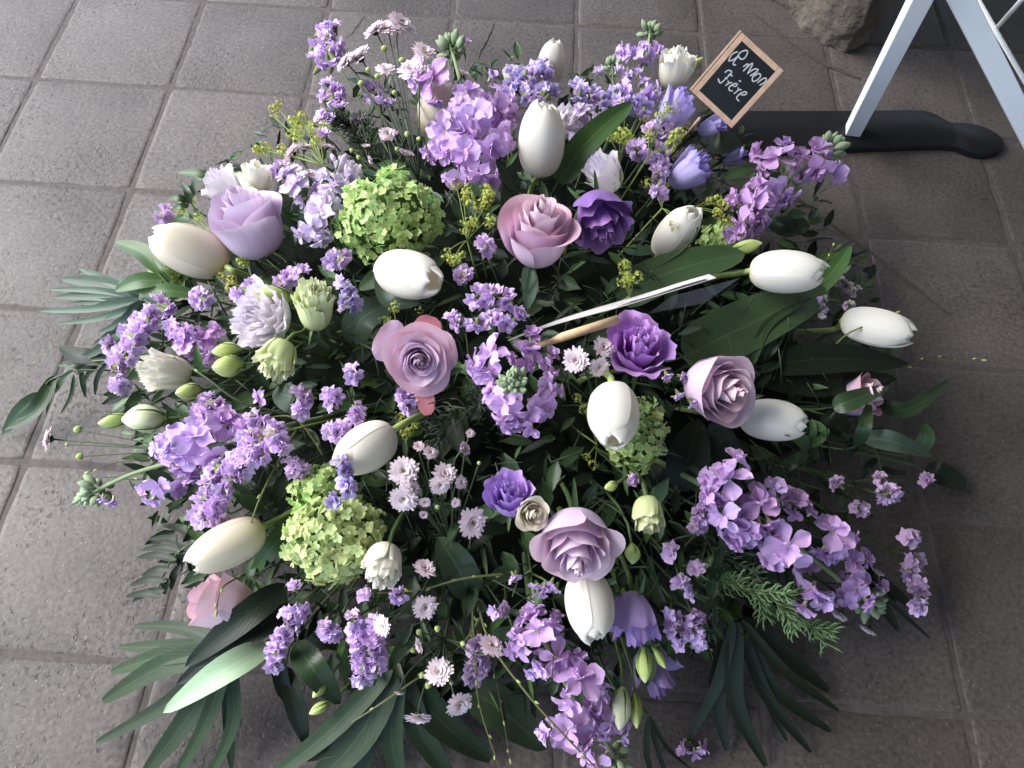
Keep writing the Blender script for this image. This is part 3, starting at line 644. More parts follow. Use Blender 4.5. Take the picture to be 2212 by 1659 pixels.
# viburnum -----------------------------------------------------------------
def vib_mesh(mat, seed):
    rg = random.Random(seed); mb = MB(); n = 5
    for q in range(n):
        a = 2*math.pi*q/n+rg.uniform(-.15, .15); l = rg.uniform(.85, 1.1); V = []; U = []; lift = rg.uniform(-.15, .35)
        for v, wv in ((.05, .12), (.4, .36), (.75, .42), (1, .2)):
            for s in (-1, 0, 1):
                x = l*v; y = s*wv; z = lift*v*v+.10*abs(s)*v
                V.append((x*math.cos(a)-y*math.sin(a), x*math.sin(a)+y*math.cos(a), z)); U.append((s*.5+.5, v))
        mb.add(V, gridF(3, 4), U)
    return mb.mesh('floret', [mat])
VIB = {k: [vib_mesh(M[k], i) for i in range(5)] for k in ('vib', 'vib_y')}
def viburnum(label, x, y, w_, h_, dh=0, n=260, fs=11, pal='vib', seed=1, clip=None, h=None):
    rg = random.Random(seed); z = hh(x, y)+dh if h is None else h
    c, tt = PD(x, y, z); k = tt/F; rx, ry = w_*.5*k, h_*.5*k; rz = (rx+ry)*.42
    r = ray(x, y).normalized(); Z = -r; X = (RT-Z*RT.dot(Z)).normalized(); Y = Z.cross(X)
    B = c-Z*rz*.75; t = thing('viburnum_head', label, 'viburnum', B-Z*rz*.6, 'green viburnum heads')
    def lump(d): return 1+.10*math.sin(d.x*6+seed)*math.cos(d.y*5+seed*2)+.06*math.sin(d.z*9+d.x*4)+.04*math.sin(d.y*13)
    mb = MB(); V = []; nu, nv = 14, 10
    for j in range(nv):
        for i in range(nu):
            th = math.pi*j/(nv-1); a = 2*math.pi*i/nu; d = Vector((math.sin(th)*math.cos(a), math.sin(th)*math.sin(a), math.cos(th)))
            V.append(B+(X*d.x*rx+Y*d.y*ry+Z*d.z*rz)*.86*lump(d))
    Fs = [(j*nu+i, j*nu+(i+1) % nu, (j+1)*nu+(i+1) % nu, (j+1)*nu+i) for j in range(nv-1) for i in range(nu)]
    part('flower_core', mesh('flower_core', V, Fs, [M['vib_core']]), t)
    n = int(n*1.7); rest = MB()
    for q in range(n):
        zz = 1-1.35*(q+.5)/n; a = q*2.39996+rg.uniform(-.2, .2); s = math.sqrt(max(0, 1-zz*zz)); d = Vector((s*math.cos(a), s*math.sin(a), zz))
        f = rg.uniform(.90, 1.10)*lump(d)
        p = B+(X*d.x*rx+Y*d.y*ry+Z*d.z*rz)*f
        nrm = (X*d.x/rx+Y*d.y/ry+Z*d.z/rz).normalized(); nrm = (nrm+Vector((rg.uniform(-1, 1), rg.uniform(-1, 1), rg.uniform(-1, 1)))*.75).normalized()
        W = frame(p, nrm, rg.uniform(0, 6), fs*.84*k*rg.uniform(.7, 1.25)); me = rg.choice(VIB[pal])
        if q < 298: part('floret', me, t, W)
        else: rest.add([W @ v.co for v in me.vertices], [tuple(pp.vertices) for pp in me.polygons], [(.5, .6)]*len(me.vertices))
    if rest.V: part('florets', rest.mesh('florets', [M[pal]]), t, kind='stuff')
    b = B-Z*rz*.8; V, Fs, U = tube_data(bez(b, b-Z*.03, foam_pt(x, y)+Vector((0, 0, .03)), foam_pt(x, y), 6), .0022, 6); part('stem', mesh('stem', V, Fs, [M['stem']], U), t)
    return t
# alchemilla ---------------------------------------------------------------
def alch_mesh(seed):
    rg = random.Random(seed); mb = MB()
    for q in range(26):
        d = Vector((rg.gauss(0, 1), rg.gauss(0, 1), rg.gauss(0, 1))).normalized(); p = d*rg.uniform(.55, 1)
        fr = frame(p, (d+Vector((0, 0, .3))), rg.uniform(0, 6), .26)
        for k in range(5):
            a = 2*math.pi*k/5; pts = [Vector((0, 0, -.1)), Vector((.5*math.cos(a-.5), .5*math.sin(a-.5), .1)), Vector((1.1*math.cos(a), 1.1*math.sin(a), .25)), Vector((.5*math.cos(a+.5), .5*math.sin(a+.5), .1))]
            mb.add([fr @ v for v in pts], [(0, 1, 2, 3)], [(.5, .2), (0, .5), (.5, 1), (1, .5)])
    return mb.mesh('flower_cluster', [M['alch']])
ALC = [alch_mesh(i) for i in range(4)]
def alchemilla(label, clusters, hub, seed=1, dh=.004, sz=13, cat='alchemilla'):
    rg = random.Random(seed); b0 = foam_pt(hub[0], hub[1]); t = thing('alchemilla_sprig', label, cat, b0, 'lime green alchemilla sprigs')
    hb = P(hub[0], hub[1], max(.02, hh(hub[0], hub[1])-.012+dh)); stems = MB(); stems.add(*tube_data([b0, (b0+hb)*.5, hb], .0012, 5))
    for (x, y, r) in clusters:
        z = max(.015, hh(x, y)+dh); m = P(x, y, z-.004)
        stems.add(*tube_data(bez(hb, hb+(m-hb)*.3+Vector((0, 0, .006)), hb+(m-hb)*.7+Vector((0, 0, .003)), m, 6), .0007, 4))
        n = max(1, int((r/sz)**2*1.1))
        for q in range(n):
            a = rg.uniform(0, 6.283); rr = max(0, r-sz*.6)*math.sqrt((q+.3)/n); px, py = x+rr*math.cos(a), y+rr*math.sin(a)
            c, tt = PD(px, py, z+rg.uniform(-.004, .006)); part('flower_cluster', rg.choice(ALC), t, frame(c, axis_of(px, py, 90, 60), rg.uniform(0, 6), sz*.95*tt/F*rg.uniform(.8, 1.3)))
            if n > 1: stems.add(*tube_data([m-Vector((0, 0, .01)), (m+c)*.5-Vector((0, 0, .004)), c], .0005, 4))
    part('stem', stems.mesh('stem', [M['stem_l']]), t)
    return t
M['stem_l'] = leafmat('stem_lime', '#7f9246', '#8a9c50', rough=.5)
# buds of lisianthus ---------------------------------------------------------
def budth(label, x, y, L, Wd, ang, tilt=10, mat='bud', dh=.01, seed=1, sep=True, group='lisianthus buds', via=None):
    z = max(.02, hh(x, y)+dh); c, tt = PD(x, y, z); k = tt/F; ax = axis_of(x, y, ang, tilt); base = c-ax*L*k*.5
    t = thing('lisianthus_bud', label, 'flower bud', base, group); rg = random.Random(seed)
    part('petals', BUD[mat], t, frame(base, ax, rg.uniform(0, 6), L*k, Wd*k/.52))
    if sep:
        for q in range(5):
            an = q*1.256; X = frame(base, ax, an, 1).to_3x3() @ Vector((1, 0, 0)); s = Wd*k
            p = [base+X*s*.08, base+X*s*.52+ax*L*k*.3, base+X*s*rg.uniform(.5, .9)+ax*L*k*rg.uniform(.6, .95)]
            V, Fs, U = blade_data(p, s*.13, 6, .2, nrm=X, prof='spear', nu=3); part('sepal', mesh('sepal', V, Fs, [M['leaf_b']], U), t)
    stem_part(t, base, ax, x, y, .0015, 'stem', via, 7)
    return t
# ================================================================ TULIPS
tulip('cream white tulip lying at the far left beside the big lilac rose', 410, 541, 168, 112, 158, 8, .03, 0, True, via=[(500, 583, .19), (560, 606, .16)])
tulip('upright white tulip standing above the pink rose at the top centre', 1170, 302, 158, 106, 86, 18, .045, 1, via=[(1150, 400, .17), (1140, 450, .13)])
tulip('large closed white tulip at the right with bright green stem just beyond the card tip', 1700, 587, 160, 98, -2, 8, .05, 1, via=[(1590, 592, .19), (1540, 600, .18), (1420, 640, .13)])
tulip('rightmost white tulip with long pale green stem and a thin twig crossing it', 1893, 707, 150, 86, -12, 5, .05, 2, via=[(1800, 712, .14), (1700, 719, .14), (1600, 735, .12)])
tulip('white tulip peeping out from under the pink rose at the right', 1668, 908, 140, 94, -6, 8, .01, 2)
tulip('cream tulip at the lower left pointing down left, green stem running to the viburnum', 490, 1178, 172, 102, 207, 8, .04, 1, True, via=[(590, 1128, .17), (645, 1098, .15)])
tulip('half open white tulip between the statice and the pale chrysanthemums left of centre', 790, 968, 140, 108, 213, 22, .03, 3)
tulip('round white tulip seen from its tip below the big green viburnum', 882, 594, 118, 112, -15, 55, .03, 3)
tulip('drooping white tulip with loose petals in front of the small green viburnum', 1326, 896, 128, 118, -88, 35, .04, 3)
tulip('white tulip hanging tip down directly beneath the lower mauve rose', 1274, 1308, 150, 112, -80, 10, .025, 1)
tulip('shaded white tulip behind a dark twig right of the dark purple lisianthus', 1461, 503, 130, 84, 52, 22, -.005, 1)
tulip('topmost small white tulip at the back behind the blue statice', 1190, 138, 100, 62, 80, 10, .01, 0)
tulip('pale cream tulip mostly hidden behind the tall purple stock', 945, 235, 120, 90, 75, 10, -.03, 0, True)
# ================================================================ ROSES
G = 'mauve roses'
rose('rose', 'fully open mauve rose facing the camera with a tight spiral centre', 'rose', 906, 782, 144, 90, -70, 78, 'rose', 'rose_o', .05, 30, .95, 11, G, rp=1.45, guard=((72, 98, 66, 'rose_r'), (-80, 128, 44, 'rose_r'), (150, 104, 104, 'rose_o'), (14, 88, 96, 'rose_o')), foc=.72, cup=.85, wide=70, spiral=.03)
rose('rose', 'pink edged mauve rose standing up beside the dark purple lisianthus', 'rose', 1166, 484, 165, 175, 84, 34, 'rose_p', 'rose_o', .05, 25, .8, 12, G, rp=1.75, cup=.5, wide=78)
rose('rose', 'big lilac rose seen from its side above the left cream tulip', 'rose', 526, 462, 175, 172, 118, 22, 'rose_l', 'rose_l', .04, 22, .65, 13, G, rp=1.75, cup=.45, wide=80)
rose('rose', 'dusky pink rose at the right with its centre turned to the right', 'rose', 1562, 838, 165, 160, -12, 42, 'rose_p', 'rose_p', .05, 24, .6, 14, G, rp=1.75, cup=.5, wide=80)
rose('rose', 'large mauve rose nodding downwards above a hanging tulip', 'rose', 1246, 1188, 192, 165, -84, 38, 'rose', 'rose_p', .055, 25, .75, 15, G, rp=1.75, cup=.55, wide=75)
rose('rose', 'pale pink rose with a brown bruise at the lower left under the cream tulip', 'rose', 464, 1300, 128, 140, 160, 8, 'rose_b', 'rose_b', .02, 18, .25, 16, G, cup=.42, wide=82)
rose('rose', 'half hidden pink rose behind dark leaves at the right edge', 'rose', 1866, 852, 105, 105, 20, 20, 'rose_p', 'rose_o', -.01, 16, .5, 17, G, cup=.5)
rose('spray_rose', 'small creamy white rose touching the violet lisianthus', 'rose', 1152, 1110, 80, 62, -30, 68, 'rose_w', 'rose_w', .055, 18, .7, 18, None, cup=.6)
# ================================================================ LISIANTHUS
def li(label, x, y, D, L, ang, tilt, mat, dh=.03, n=14, open_=.7, seed=1, ruf=.022, fringe=.06, centre=None, cat='lisianthus', group='lisianthus flowers', **kw):
    kw.setdefault('wide', 66); kw.setdefault('inner', 105); kw.setdefault('nu', 21)
    return rose('lisianthus', label, cat, x, y, D, L, ang, tilt, mat, None, dh, n, open_, seed, group, 'leaf_b', centre=centre, ruf=ruf, fringe=fringe, stemm='stem', **kw)
li('very dark purple ruffled lisianthus touching the pink edged rose', 1300, 486, 150, 130, -70, 40, 'li_dark', .03, 13, .75, 21, .035, wide=74, cup=.5)
li('wide open purple ruffled lisianthus under the white card', 1384, 742, 160, 120, 75, 55, 'li_pur', .025, 13, .8, 22, .03, wide=74, cup=.5, centre='eye')
li('violet ruffled lisianthus touching the small creamy white rose', 1100, 1066, 118, 100, 100, 52, 'li_vio', .035, 12, .6, 23, .028, wide=74, cup=.5)
li('very pale lavender fringed lisianthus at the left, opening to the left', 556, 682, 158, 125, 165, 38, 'li_pale', .035, 32, .6, 24, .04, .16)
li('pale green fringed lisianthus right of the lavender one, ragged top', 679, 648, 98, 120, 96, 30, 'li_green', .05, 26, .35, 25, .045, .10, cup=.42)
li('ragged lime green lisianthus pointing down below the fringed pair', 592, 786, 96, 100, -118, 24, 'li_green', .045, 20, .6, 26, .045, .14, cup=.42)
li('white lisianthus with jagged rim lying at the far left', 340, 798, 96, 122, 172, 16, 'li_white', .035, 22, .45, 27, .035, .09, cup=.42)
li('cream lisianthus hanging down beside the lower viburnum', 826, 1230, 98, 100, -104, 28, 'li_white', .035, 24, .22, 28, .035, .08, cup=.4)
li('white lisianthus standing next to the small chalkboard', 1460, 136, 92, 92, 78, 14, 'li_white', .035, 14, .55, 29, .03, .03, cup=.45)
li('large folded blue violet lisianthus left of the chalkboard corner', 1458, 232, 98, 122, 62, 8, 'li_lil', .03, 9, .3, 30, .015, .03)
li('lilac lisianthus with fluted rim between statice and the right stock', 1496, 362, 98, 110, 38, 14, 'li_lil', .02, 14, .3, 31, .022, .08)
li('purple bell shaped lisianthus hanging beside the lowest tulip', 1370, 1350, 150, 125, -86, 0, 'li_bell', .012, 9, .5, 32, .02, .06)
li('faded translucent lilac lisianthus drooping at the bottom right', 1412, 1462, 130, 120, -72, 0, 'li_bell', -.04, 7, .75, 33, .02, .03)
li('pale lilac lisianthus petals below the chalkboard', 1545, 272, 70, 72, 20, 20, 'li_lil', .005, 8, .4, 34, .02, .04)
li('white green lisianthus blossom above the dark purple one', 1298, 366, 94, 96, 128, 24, 'li_pale', .03, 14, .55, 35, .02, .02, cup=.45)
li('white lisianthus peeping over the big lilac rose', 552, 372, 90, 72, 95, 14, 'li_white', .02, 10, .6, 36, .02, .02, cup=.45)
li('thin lavender petals of a lisianthus left of the big lilac rose', 474, 392, 92, 84, 128, 14, 'li_pale', .015, 10, .6, 37, .025, .03, cup=.45)
li('pale lilac lisianthus near the freesia above the big viburnum', 755, 370, 78, 65, 70, 30, 'li_pale', .0, 10, .5, 38, .025, .04)
li('ruffled lavender lisianthus directly behind the upright tulip', 1228, 262, 88, 70, 40, 30, 'li_pale', .015, 14, .6, 39, .035, .1)
li('creamy green closed lisianthus right of the lower mauve rose', 1402, 1122, 80, 88, -85, 22, 'li_green', .04, 16, .15, 40, .02, .05, cup=.4)
li('pale pinkish lisianthus at the back between statice and topmost tulip', 1115, 165, 85, 60, 85, 30, 'li_pale', .0, 9, .5, 41, .02, .03)
li('faint lilac lisianthus petal among leaves right of the lilac bloom', 1592, 336, 60, 60, 20, 10, 'li_lil', -.02, 6, .5, 42, .02, .02)
# ================================================================ BUDS
for a in [('fat cream lisianthus bud at the left above the long purple stock', 312, 905, 88, 62, 182, 5, 'bud_w'),
          ('slim pointed green bud at the far left tip beside the fat cream bud', 248, 909, 66, 32, 190, 5, 'bud'),
          ('lower of the two round green buds left of the ragged lime lisianthus', 492, 790, 66, 48, 188, 15, 'bud'),
          ('upper narrow green bud left of the ragged lime lisianthus', 490, 757, 62, 34, 185, 5, 'bud'),
          ('green bud resting on top of the pale lavender lisianthus', 592, 640, 80, 52, 168, 15, 'bud'),
          ('longer pale green bud hanging at the bottom right', 1342, 1530, 88, 42, -95, 0, 'bud_w'),
          ('shorter green bud hanging beside the longer one at the bottom', 1374, 1534, 72, 28, -88, 0, 'bud'),
          ('yellowish bud below the purple bell lisianthus', 1392, 1436, 72, 36, -88, 0, 'bud'),
          ('thin bud right of the yellowish one under the purple bell', 1424, 1420, 50, 20, -60, 0, 'bud'),
          ('yellow green bud on the white green lisianthus near the top', 1326, 388, 56, 34, 55, 20, 'bud'),
          ('ragged green bud under the white lisianthus at the far left', 408, 845, 58, 36, 190, 20, 'bud'),
          ('tiny green bud hanging under the creamy green lisianthus', 1366, 1196, 44, 34, -88, 10, 'bud'),
          ('small green bud low among leaves at the bottom left', 690, 1530, 46, 24, 210, 5, 'bud'),
          ('small green bud on the arching twig near the lower left tulip', 690, 1490, 40, 22, 230, 5, 'bud'),
          ('tiny bud behind the round tulip head beside the purple statice fleck', 1320, 1050, 32, 22, 200, 20, 'bud'),
          ('pointed green bud beside the big right tulip at its upper side', 1612, 532, 66, 30, 12, 5, 'bud'),
          ('green bud with spreading tips behind the white lisianthus near the chalkboard', 1500, 140, 46, 18, 40, 5, 'bud')]:
    b = budth(a[0], *a[1:8], dh=.035 if a[1] in (592, 492, 490) else .02, seed=a[1])
# ================================================================ STOCKS
stock('tall purple stock with green bud tip standing at the top centre', [(1020, 400, -.05), (1010, 260, .02), (990, 160, .03), (968, 82, .03)],
      [(1020, 255, 92, 80, 70, .07), (962, 285, 84, 150, 60, .06), (1072, 240, 84, 20, 40, .05), (1000, 330, 86, 200, 60, .055), (1060, 320, 84, -30, 55, .055), (935, 172, 92, 150, 25, .045),
       (1040, 375, 66, -90, 50, .04), (985, 385, 52, -100, 45, .035), (1085, 290, 70, 0, 35, .04), (1010, 200, 66, 80, 40, .04), (1085, 200, 60, 50, 20, .03), (948, 320, 56, 190, 40, .04), (1058, 170, 40, 60, 10, .03, .8), (1008, 95, 26, 80, 0, .03, 1)],
      None, seed=3, nb=20, budspan=80, tipsize=26, stemr=.0036)
stock('purple stock seen end on in the middle with a grey green bud cluster', [(1118, 900, 0), (1110, 845, .05), (1106, 815, .075)],
      [(1062, 768, 92, 140, 50, .045), (1140, 760, 74, 70, 35, .03), (1088, 870, 80, 220, 55, .045), (1150, 885, 84, -60, 50, .04), (1180, 835, 62, 0, 35, .035), (1175, 785, 56, 30, 25, .025), (1110, 905, 54, -90, 30, .03), (1060, 850, 50, 190, 30, .03), (1180, 880, 60, -30, 30, .03)],
      None, seed=4, nb=22, budspan=42, tipsize=30, stemr=.003)
stock('violet stock lying to the left, its bud tip far out over the tiles', [(600, 925, -.01), (480, 960, .01), (380, 995, .015), (270, 1030, .02), (170, 1082, .02)],
      [(422, 945, 108, 130, 60, .035), (480, 915, 86, 60, 45, .02), (365, 975, 66, 180, 40, .03), (470, 985, 80, -80, 45, .02), (348, 1048, 82, -110, 30, .025), (392, 1010, 66, -120, 30, .02), (530, 925, 70, 40, 40, .01), (245, 1078, 40, -95, 5, .02, .9), (222, 1072, 30, -100, 5, .02, 1)],
      None, 'stock_v', seed=5, nb=22, budspan=85, tipsize=25, stemr=.0032)
stock('long purple stock crossing the lower right, many open florets', [(1540, 1060, -.01), (1640, 1120, .01), (1760, 1210, .015), (1830, 1265, .015), (1900, 1318, .015)],
      [(1572, 1035, 100, 120, 55, .03), (1640, 1085, 100, 80, 55, .03), (1560, 1115, 92, 200, 45, .025), (1612, 1145, 78, -100, 45, .025), (1702, 1180, 112, -70, 60, .04), (1725, 1080, 62, 60, 20, .02), (1655, 1165, 66, -120, 40, .02), (1798, 1150, 96, 60, 35, .035), (1842, 1215, 72, 40, 30, .03), (1755, 1270, 92, -110, 30, .025), (1850, 1268, 78, -20, 35, .03), (1895, 1270, 50, 20, 20, .02, .7), (1800, 1300, 44, -80, 10, .02, .7), (1530, 1070, 60, 180, 20, .02), (1750, 1110, 46, 40, 10, .02, .5)],
      None, seed=6, nb=18, budspan=70, tipsize=26, stemr=.0034)
stock('magenta purple stock hanging down at the bottom centre', [(1150, 1330, -.03), (1185, 1400, 0), (1235, 1500, .01), (1300, 1590, .015), (1345, 1665, .015)],
      [(1162, 1365, 92, 110, 40, .01), (1130, 1395, 66, 200, 35, .005), (1200, 1420, 84, -40, 40, .01), (1250, 1468, 108, 60, 55, .03), (1228, 1570, 112, -100, 50, .035), (1318, 1560, 78, -20, 35, .025), (1295, 1508, 62, 0, 25, .02), (1290, 1645, 74, -120, 30, .03), (1190, 1350, 56, 60, 20, .0), (1168, 1440, 56, -140, 30, .005), (1340, 1600, 40, 10, 10, .02, .7)],
      None, 'stock', seed=7, nb=16, budspan=60, tipsize=26, stemr=.0032)
stock('mauve stock reaching to the upper right towards the white leg', [(1580, 500, -.02), (1650, 430, 0), (1730, 365, .02), (1815, 305, .02)],
      [(1628, 440, 92, 150, 35, .03), (1665, 412, 74, -30, 35, .025), (1675, 345, 84, 95, 25, .03), (1762, 365, 88, -60, 30, .03), (1735, 340, 60, 60, 20, .02), (1605, 480, 72, 200, 25, .02), (1780, 335, 46, -10, 15, .02, .6), (1700, 425, 56, -30, 20, .02, .3), (1640, 480, 60, -60, 25, .01), (1595, 440, 40, 150, 10, .02, .9)],
      None, 'stock_m', seed=8, nb=20, budspan=75, tipsize=25, stemr=.003)
stock('short violet stock behind the white lisianthus at the top right', [(1375, 260, -.03), (1385, 170, .01), (1400, 105, .02), (1405, 55, .02)],
      [(1370, 118, 62, 140, 20, .03), (1400, 122, 54, 20, 15, .03), (1352, 195, 56, 180, 25, .02), (1395, 205, 60, -10, 25, .02), (1378, 160, 40, 60, 10, .02)],
      None, 'stock_v', seed=9, nb=14, budspan=50, tipsize=20, stemr=.0028)
stock('pale grey lilac stock with unopened florets left of the violet one', [(1330, 260, -.03), (1325, 190, .01), (1322, 130, .02)],
      [(1300, 160, 40, 120, 10, .02, .8), (1330, 158, 44, 60, 10, .02, .7), (1350, 165, 34, 20, 5, .02, .9)],
      None, 'freesia', seed=10, nb=12, budspan=40, tipsize=18, stemr=.0026)
stock('pale blue lilac freesia stem right of the upright tulip', [(1270, 330, -.03), (1275, 270, .0), (1262, 232, .01)],
      [(1255, 240, 50, 120, 30, .02), (1290, 262, 56, 30, 30, .02), (1275, 300, 50, -30, 30, .02), (1240, 300, 40, 200, 20, .01)],
      None, 'freesia', name='freesia', cat='freesia', group='pale lilac freesias', seed=11, nb=6, budspan=30, tipsize=16, tipmat='freesia', stemr=.0018)
stock('pale lilac freesia spray between the big lilac rose and the viburnum', [(720, 520, -.03), (705, 470, .0), (715, 400, .015), (735, 345, .01)],
      [(640, 400, 74, 140, 30, .035), (722, 402, 74, 70, 30, .035), (692, 458, 80, 180, 40, .035), (676, 490, 72, 220, 35, .03), (712, 440, 60, 0, 40, .035), (700, 505, 44, -90, 20, .02, .6), (655, 430, 40, 200, 20, .02, .8)],
      None, 'freesia', name='freesia', cat='freesia', group='pale lilac freesias', seed=12, nb=5, budspan=30, tipsize=20, tipmat='freesia', stemr=.0018)
stock('purple stock florets partly hidden behind the far left white lisianthus', [(520, 720, -.03), (450, 735, .0), (400, 745, .005)],
      [(432, 735, 66, 60, 40, .015), (398, 742, 58, 180, 40, .015), (465, 715, 44, 60, 30, .01), (455, 765, 44, -60, 30, .01), (560, 860, 46, 180, 30, .015)],
      None, 'stock', seed=13, nb=4, budspan=20, tipsize=14, tipmat='stock', stemr=.0022)
# ================================================================ STATICE
statice('upright lilac statice at the top left corner of the bouquet', [([(712, 65), (700, 90)], 45), ([(700, 120), (710, 105)], 72)], seed=1, dh=.03, ang=90, tilt=20)
statice('second lilac statice just below the topmost one on the left', [([(715, 195), (722, 225)], 56), ([(702, 255)], 36), ([(700, 290)], 24)], seed=2, dh=.02, ang=120, tilt=25)
statice('purple statice flecks behind the dark chrysanthemum stems at the top', [([(800, 190), (815, 215)], 44), ([(835, 215)], 30), ([(775, 250)], 26)], seed=3, dh=-.01, ang=90, tilt=30)
statice('wide blue violet statice behind the upright tulip', [([(1095, 172), (1150, 165), (1185, 150)], 48), ([(1110, 200), (1190, 205)], 46)], 'stat_b', 22, 4, dh=.03)
statice('blue violet statice between the pale stock and the tall tulip', [([(1245, 195), (1300, 215)], 40), ([(1330, 195), (1345, 235)], 34)], 'stat_b', 22, 5, dh=.02)
statice('violet statice under the short violet stock near the top right', [([(1355, 215), (1395, 235)], 46), ([(1430, 270)], 30)], 'stat_b', 24, 6, dh=.01)
statice('dusky violet statice left of the fluted lilac lisianthus', [([(1370, 320), (1425, 335)], 54), ([(1400, 285), (1440, 290)], 38), ([(1430, 360), (1415, 385)], 34)], 'stat', 24, 7, dh=.01)
statice('small bright statice tip below the dusky violet one', [([(1425, 402), (1422, 422)], 30)], 'stat', 22, 8, dh=.02)
statice('single statice floret cluster above the leftmost tulip', [([(350, 468)], 38)], 'stat', 26, 9, dh=.01)
statice('small purple statice under the left side of the big viburnum', [([(722, 562), (738, 552)], 44)], 'stat', 24, 10, dh=.01)
statice('violet statice strand right of the ragged green lisianthus', [([(748, 610), (752, 645), (758, 668)], 40)], 'stat_b', 24, 11, dh=.005)
statice('single round pink violet statice left of the fringed lavender bloom', [([(432, 640), (440, 648)], 46)], 'stat', 24, 12, dh=.015)
statice('long lilac statice trail running to the far left', [([(350, 652), (310, 700), (290, 740), (245, 800)], 58), ([(258, 830)], 26)], 'stat', 26, 13, dh=.015)
statice('lilac statice branch right of the long left trail', [([(376, 690), (400, 730)], 50)], 'stat', 25, 14, dh=.01)
statice('few violet statice bells at the outer left edge', [([(275, 715)], 28), ([(238, 745)], 30)], 'stat_b', 24, 15, dh=.005)
statice('lilac statice florets peeping over the fringed lavender lisianthus', [([(515, 635), (560, 615)], 34), ([(600, 608), (655, 592)], 38)], 'stat', 24, 16, dh=.02)
statice('isolated statice cluster under the tall purple stock', [([(1040, 535), (1050, 530)], 40)], 'stat', 24, 17, dh=.015)
statice('isolated statice cluster above the bright statice band', [([(998, 598), (1004, 590)], 36)], 'stat', 22, 18, dh=.015)
statice('bright lilac statice band in the middle left of the card tip', [([(1030, 640), (1070, 640), (1105, 652)], 46), ([(978, 690), (990, 700)], 38), ([(1020, 698), (1070, 690), (1095, 700)], 40), ([(1120, 682)], 18)], 'stat', 26, 19, dh=.03)
statice('single statice cluster left of the open mauve rose', [([(765, 808)], 42)], 'stat', 26, 20, dh=.02)
statice('pair of statice clusters in the dark gap left of centre', [([(648, 852), (652, 890)], 40), ([(718, 858), (722, 870)], 42)], 'stat', 25, 21, dh=.01)
statice('small statice strand above the half open tulip', [([(768, 880), (774, 912)], 36)], 'stat', 23, 22, dh=.012)
statice('statice behind the left edge of the half open tulip', [([(705, 935), (745, 930)], 46), ([(740, 955)], 36)], 'stat', 25, 23, dh=.005)
statice('statice tucked beneath the open mauve rose', [([(868, 852), (885, 880)], 38)], 'stat', 24, 24, dh=.005)
statice('thick lilac statice plume hanging left of the lower viburnum', [([(555, 975), (510, 1010), (470, 1070), (452, 1125)], 66), ([(480, 990), (450, 1060), (430, 1110)], 46), ([(590, 935), (610, 965)], 50), ([(545, 940), (540, 980)], 56)], 'stat', 25, 25, dh=.035)
statice('lilac statice right of the violet stock florets', [([(545, 900), (560, 920)], 50), ([(500, 895)], 30)], 'stat', 25, 26, dh=.01)
statice('pinkish statice beneath the dark arching twig', [([(630, 1012), (655, 1018)], 46)], 'stat_f', 24, 27, dh=.012)
statice('pale violet statice lying on the upper lower viburnum', [([(742, 1020), (752, 1060)], 40), ([(720, 1080)], 18), ([(738, 1000)], 34)], 'stat_b', 24, 28, dh=.06)
statice('single pale lilac statice strand left of the plume', [([(430, 880), (455, 868)], 44)], 'stat', 24, 29, dh=.005)
statice('lilac statice plume above the big palm leaves at the lower left', [([(640, 1310), (612, 1370), (590, 1430)], 56), ([(590, 1400)], 30)], 'stat', 24, 30, dh=.02)
statice('small statice tuft between the two lower plumes', [([(700, 1350), (722, 1375)], 42)], 'stat', 24, 31, dh=.01)
statice('double violet statice plume at the lower centre left', [([(768, 1340), (775, 1400), (785, 1470)], 46), ([(812, 1345), (805, 1400), (818, 1440)], 44)], 'stat', 25, 32, dh=.02)
statice('little statice bits below the cream hanging lisianthus', [([(795, 1292)], 30), ([(850, 1290), (870, 1284)], 26)], 'stat', 23, 33, dh=.01)
statice('tiny pink statice just below the lower viburnum', [([(640, 1268)], 26)], 'stat_f', 20, 34, dh=.01)
statice('narrow unopened statice left of the lower mauve rose with hairy green calyces', [([(1150, 1275), (1175, 1280)], 26), ([(1110, 1255)], 22), ([(1195, 1265)], 22)], 'stat', 18, 35, dh=.01, ang=-90, tilt=10)
statice('faded statice beside the bottom magenta stock', [([(1075, 1318)], 32), ([(1112, 1372)], 34)], 'stat_f', 22, 36, dh=-.01)
statice('muted violet statice cluster behind the thin hanging twigs', [([(1015, 1385), (1035, 1430), (1020, 1465)], 48)], 'stat_f', 24, 37, dh=-.02)
statice('loose statice florets right of the creamy green lisianthus', [([(1452, 1195)], 32), ([(1505, 1232)], 30), ([(1468, 1265)], 34), ([(1500, 1280)], 32)], 'stat', 24, 38, dh=.02)
statice('long sparse statice strand right of the purple bell', [([(1450, 1320), (1470, 1395)], 34), ([(1500, 1330), (1505, 1385)], 36)], 'stat', 23, 39, dh=.015)
statice('green statice tip with few purple flecks beside the dusky pink rose', [([(1440, 820)], 22), ([(1465, 850)], 22), ([(1495, 870)], 20), ([(1480, 815)], 20)], 'stat', 16, 40, dh=.03, ang=-30, tilt=20)
statice('tiny bright statice fleck under the small green viburnum', [([(1366, 1036)], 24)], 'stat', 18, 41, dh=.01)
statice('pale grey lilac statice at the far right over the tiles', [([(1905, 1068), (1935, 1065)], 44)], 'stat_f', 24, 42, dh=.015)
statice('statice strand hanging at the right edge beyond the long stock', [([(1968, 1165)], 40), ([(1975, 1205), (1965, 1240)], 34), ([(1975, 1260), (1992, 1320)], 42)], 'stat_f', 23, 43, dh=.02)
statice('dim pink statice deep in the shade at the right', [([(1812, 1047)], 34), ([(1855, 1100)], 34), ([(1900, 1035)], 24), ([(2002, 1038)], 22)], 'stat_f', 20, 44, dh=-.01)
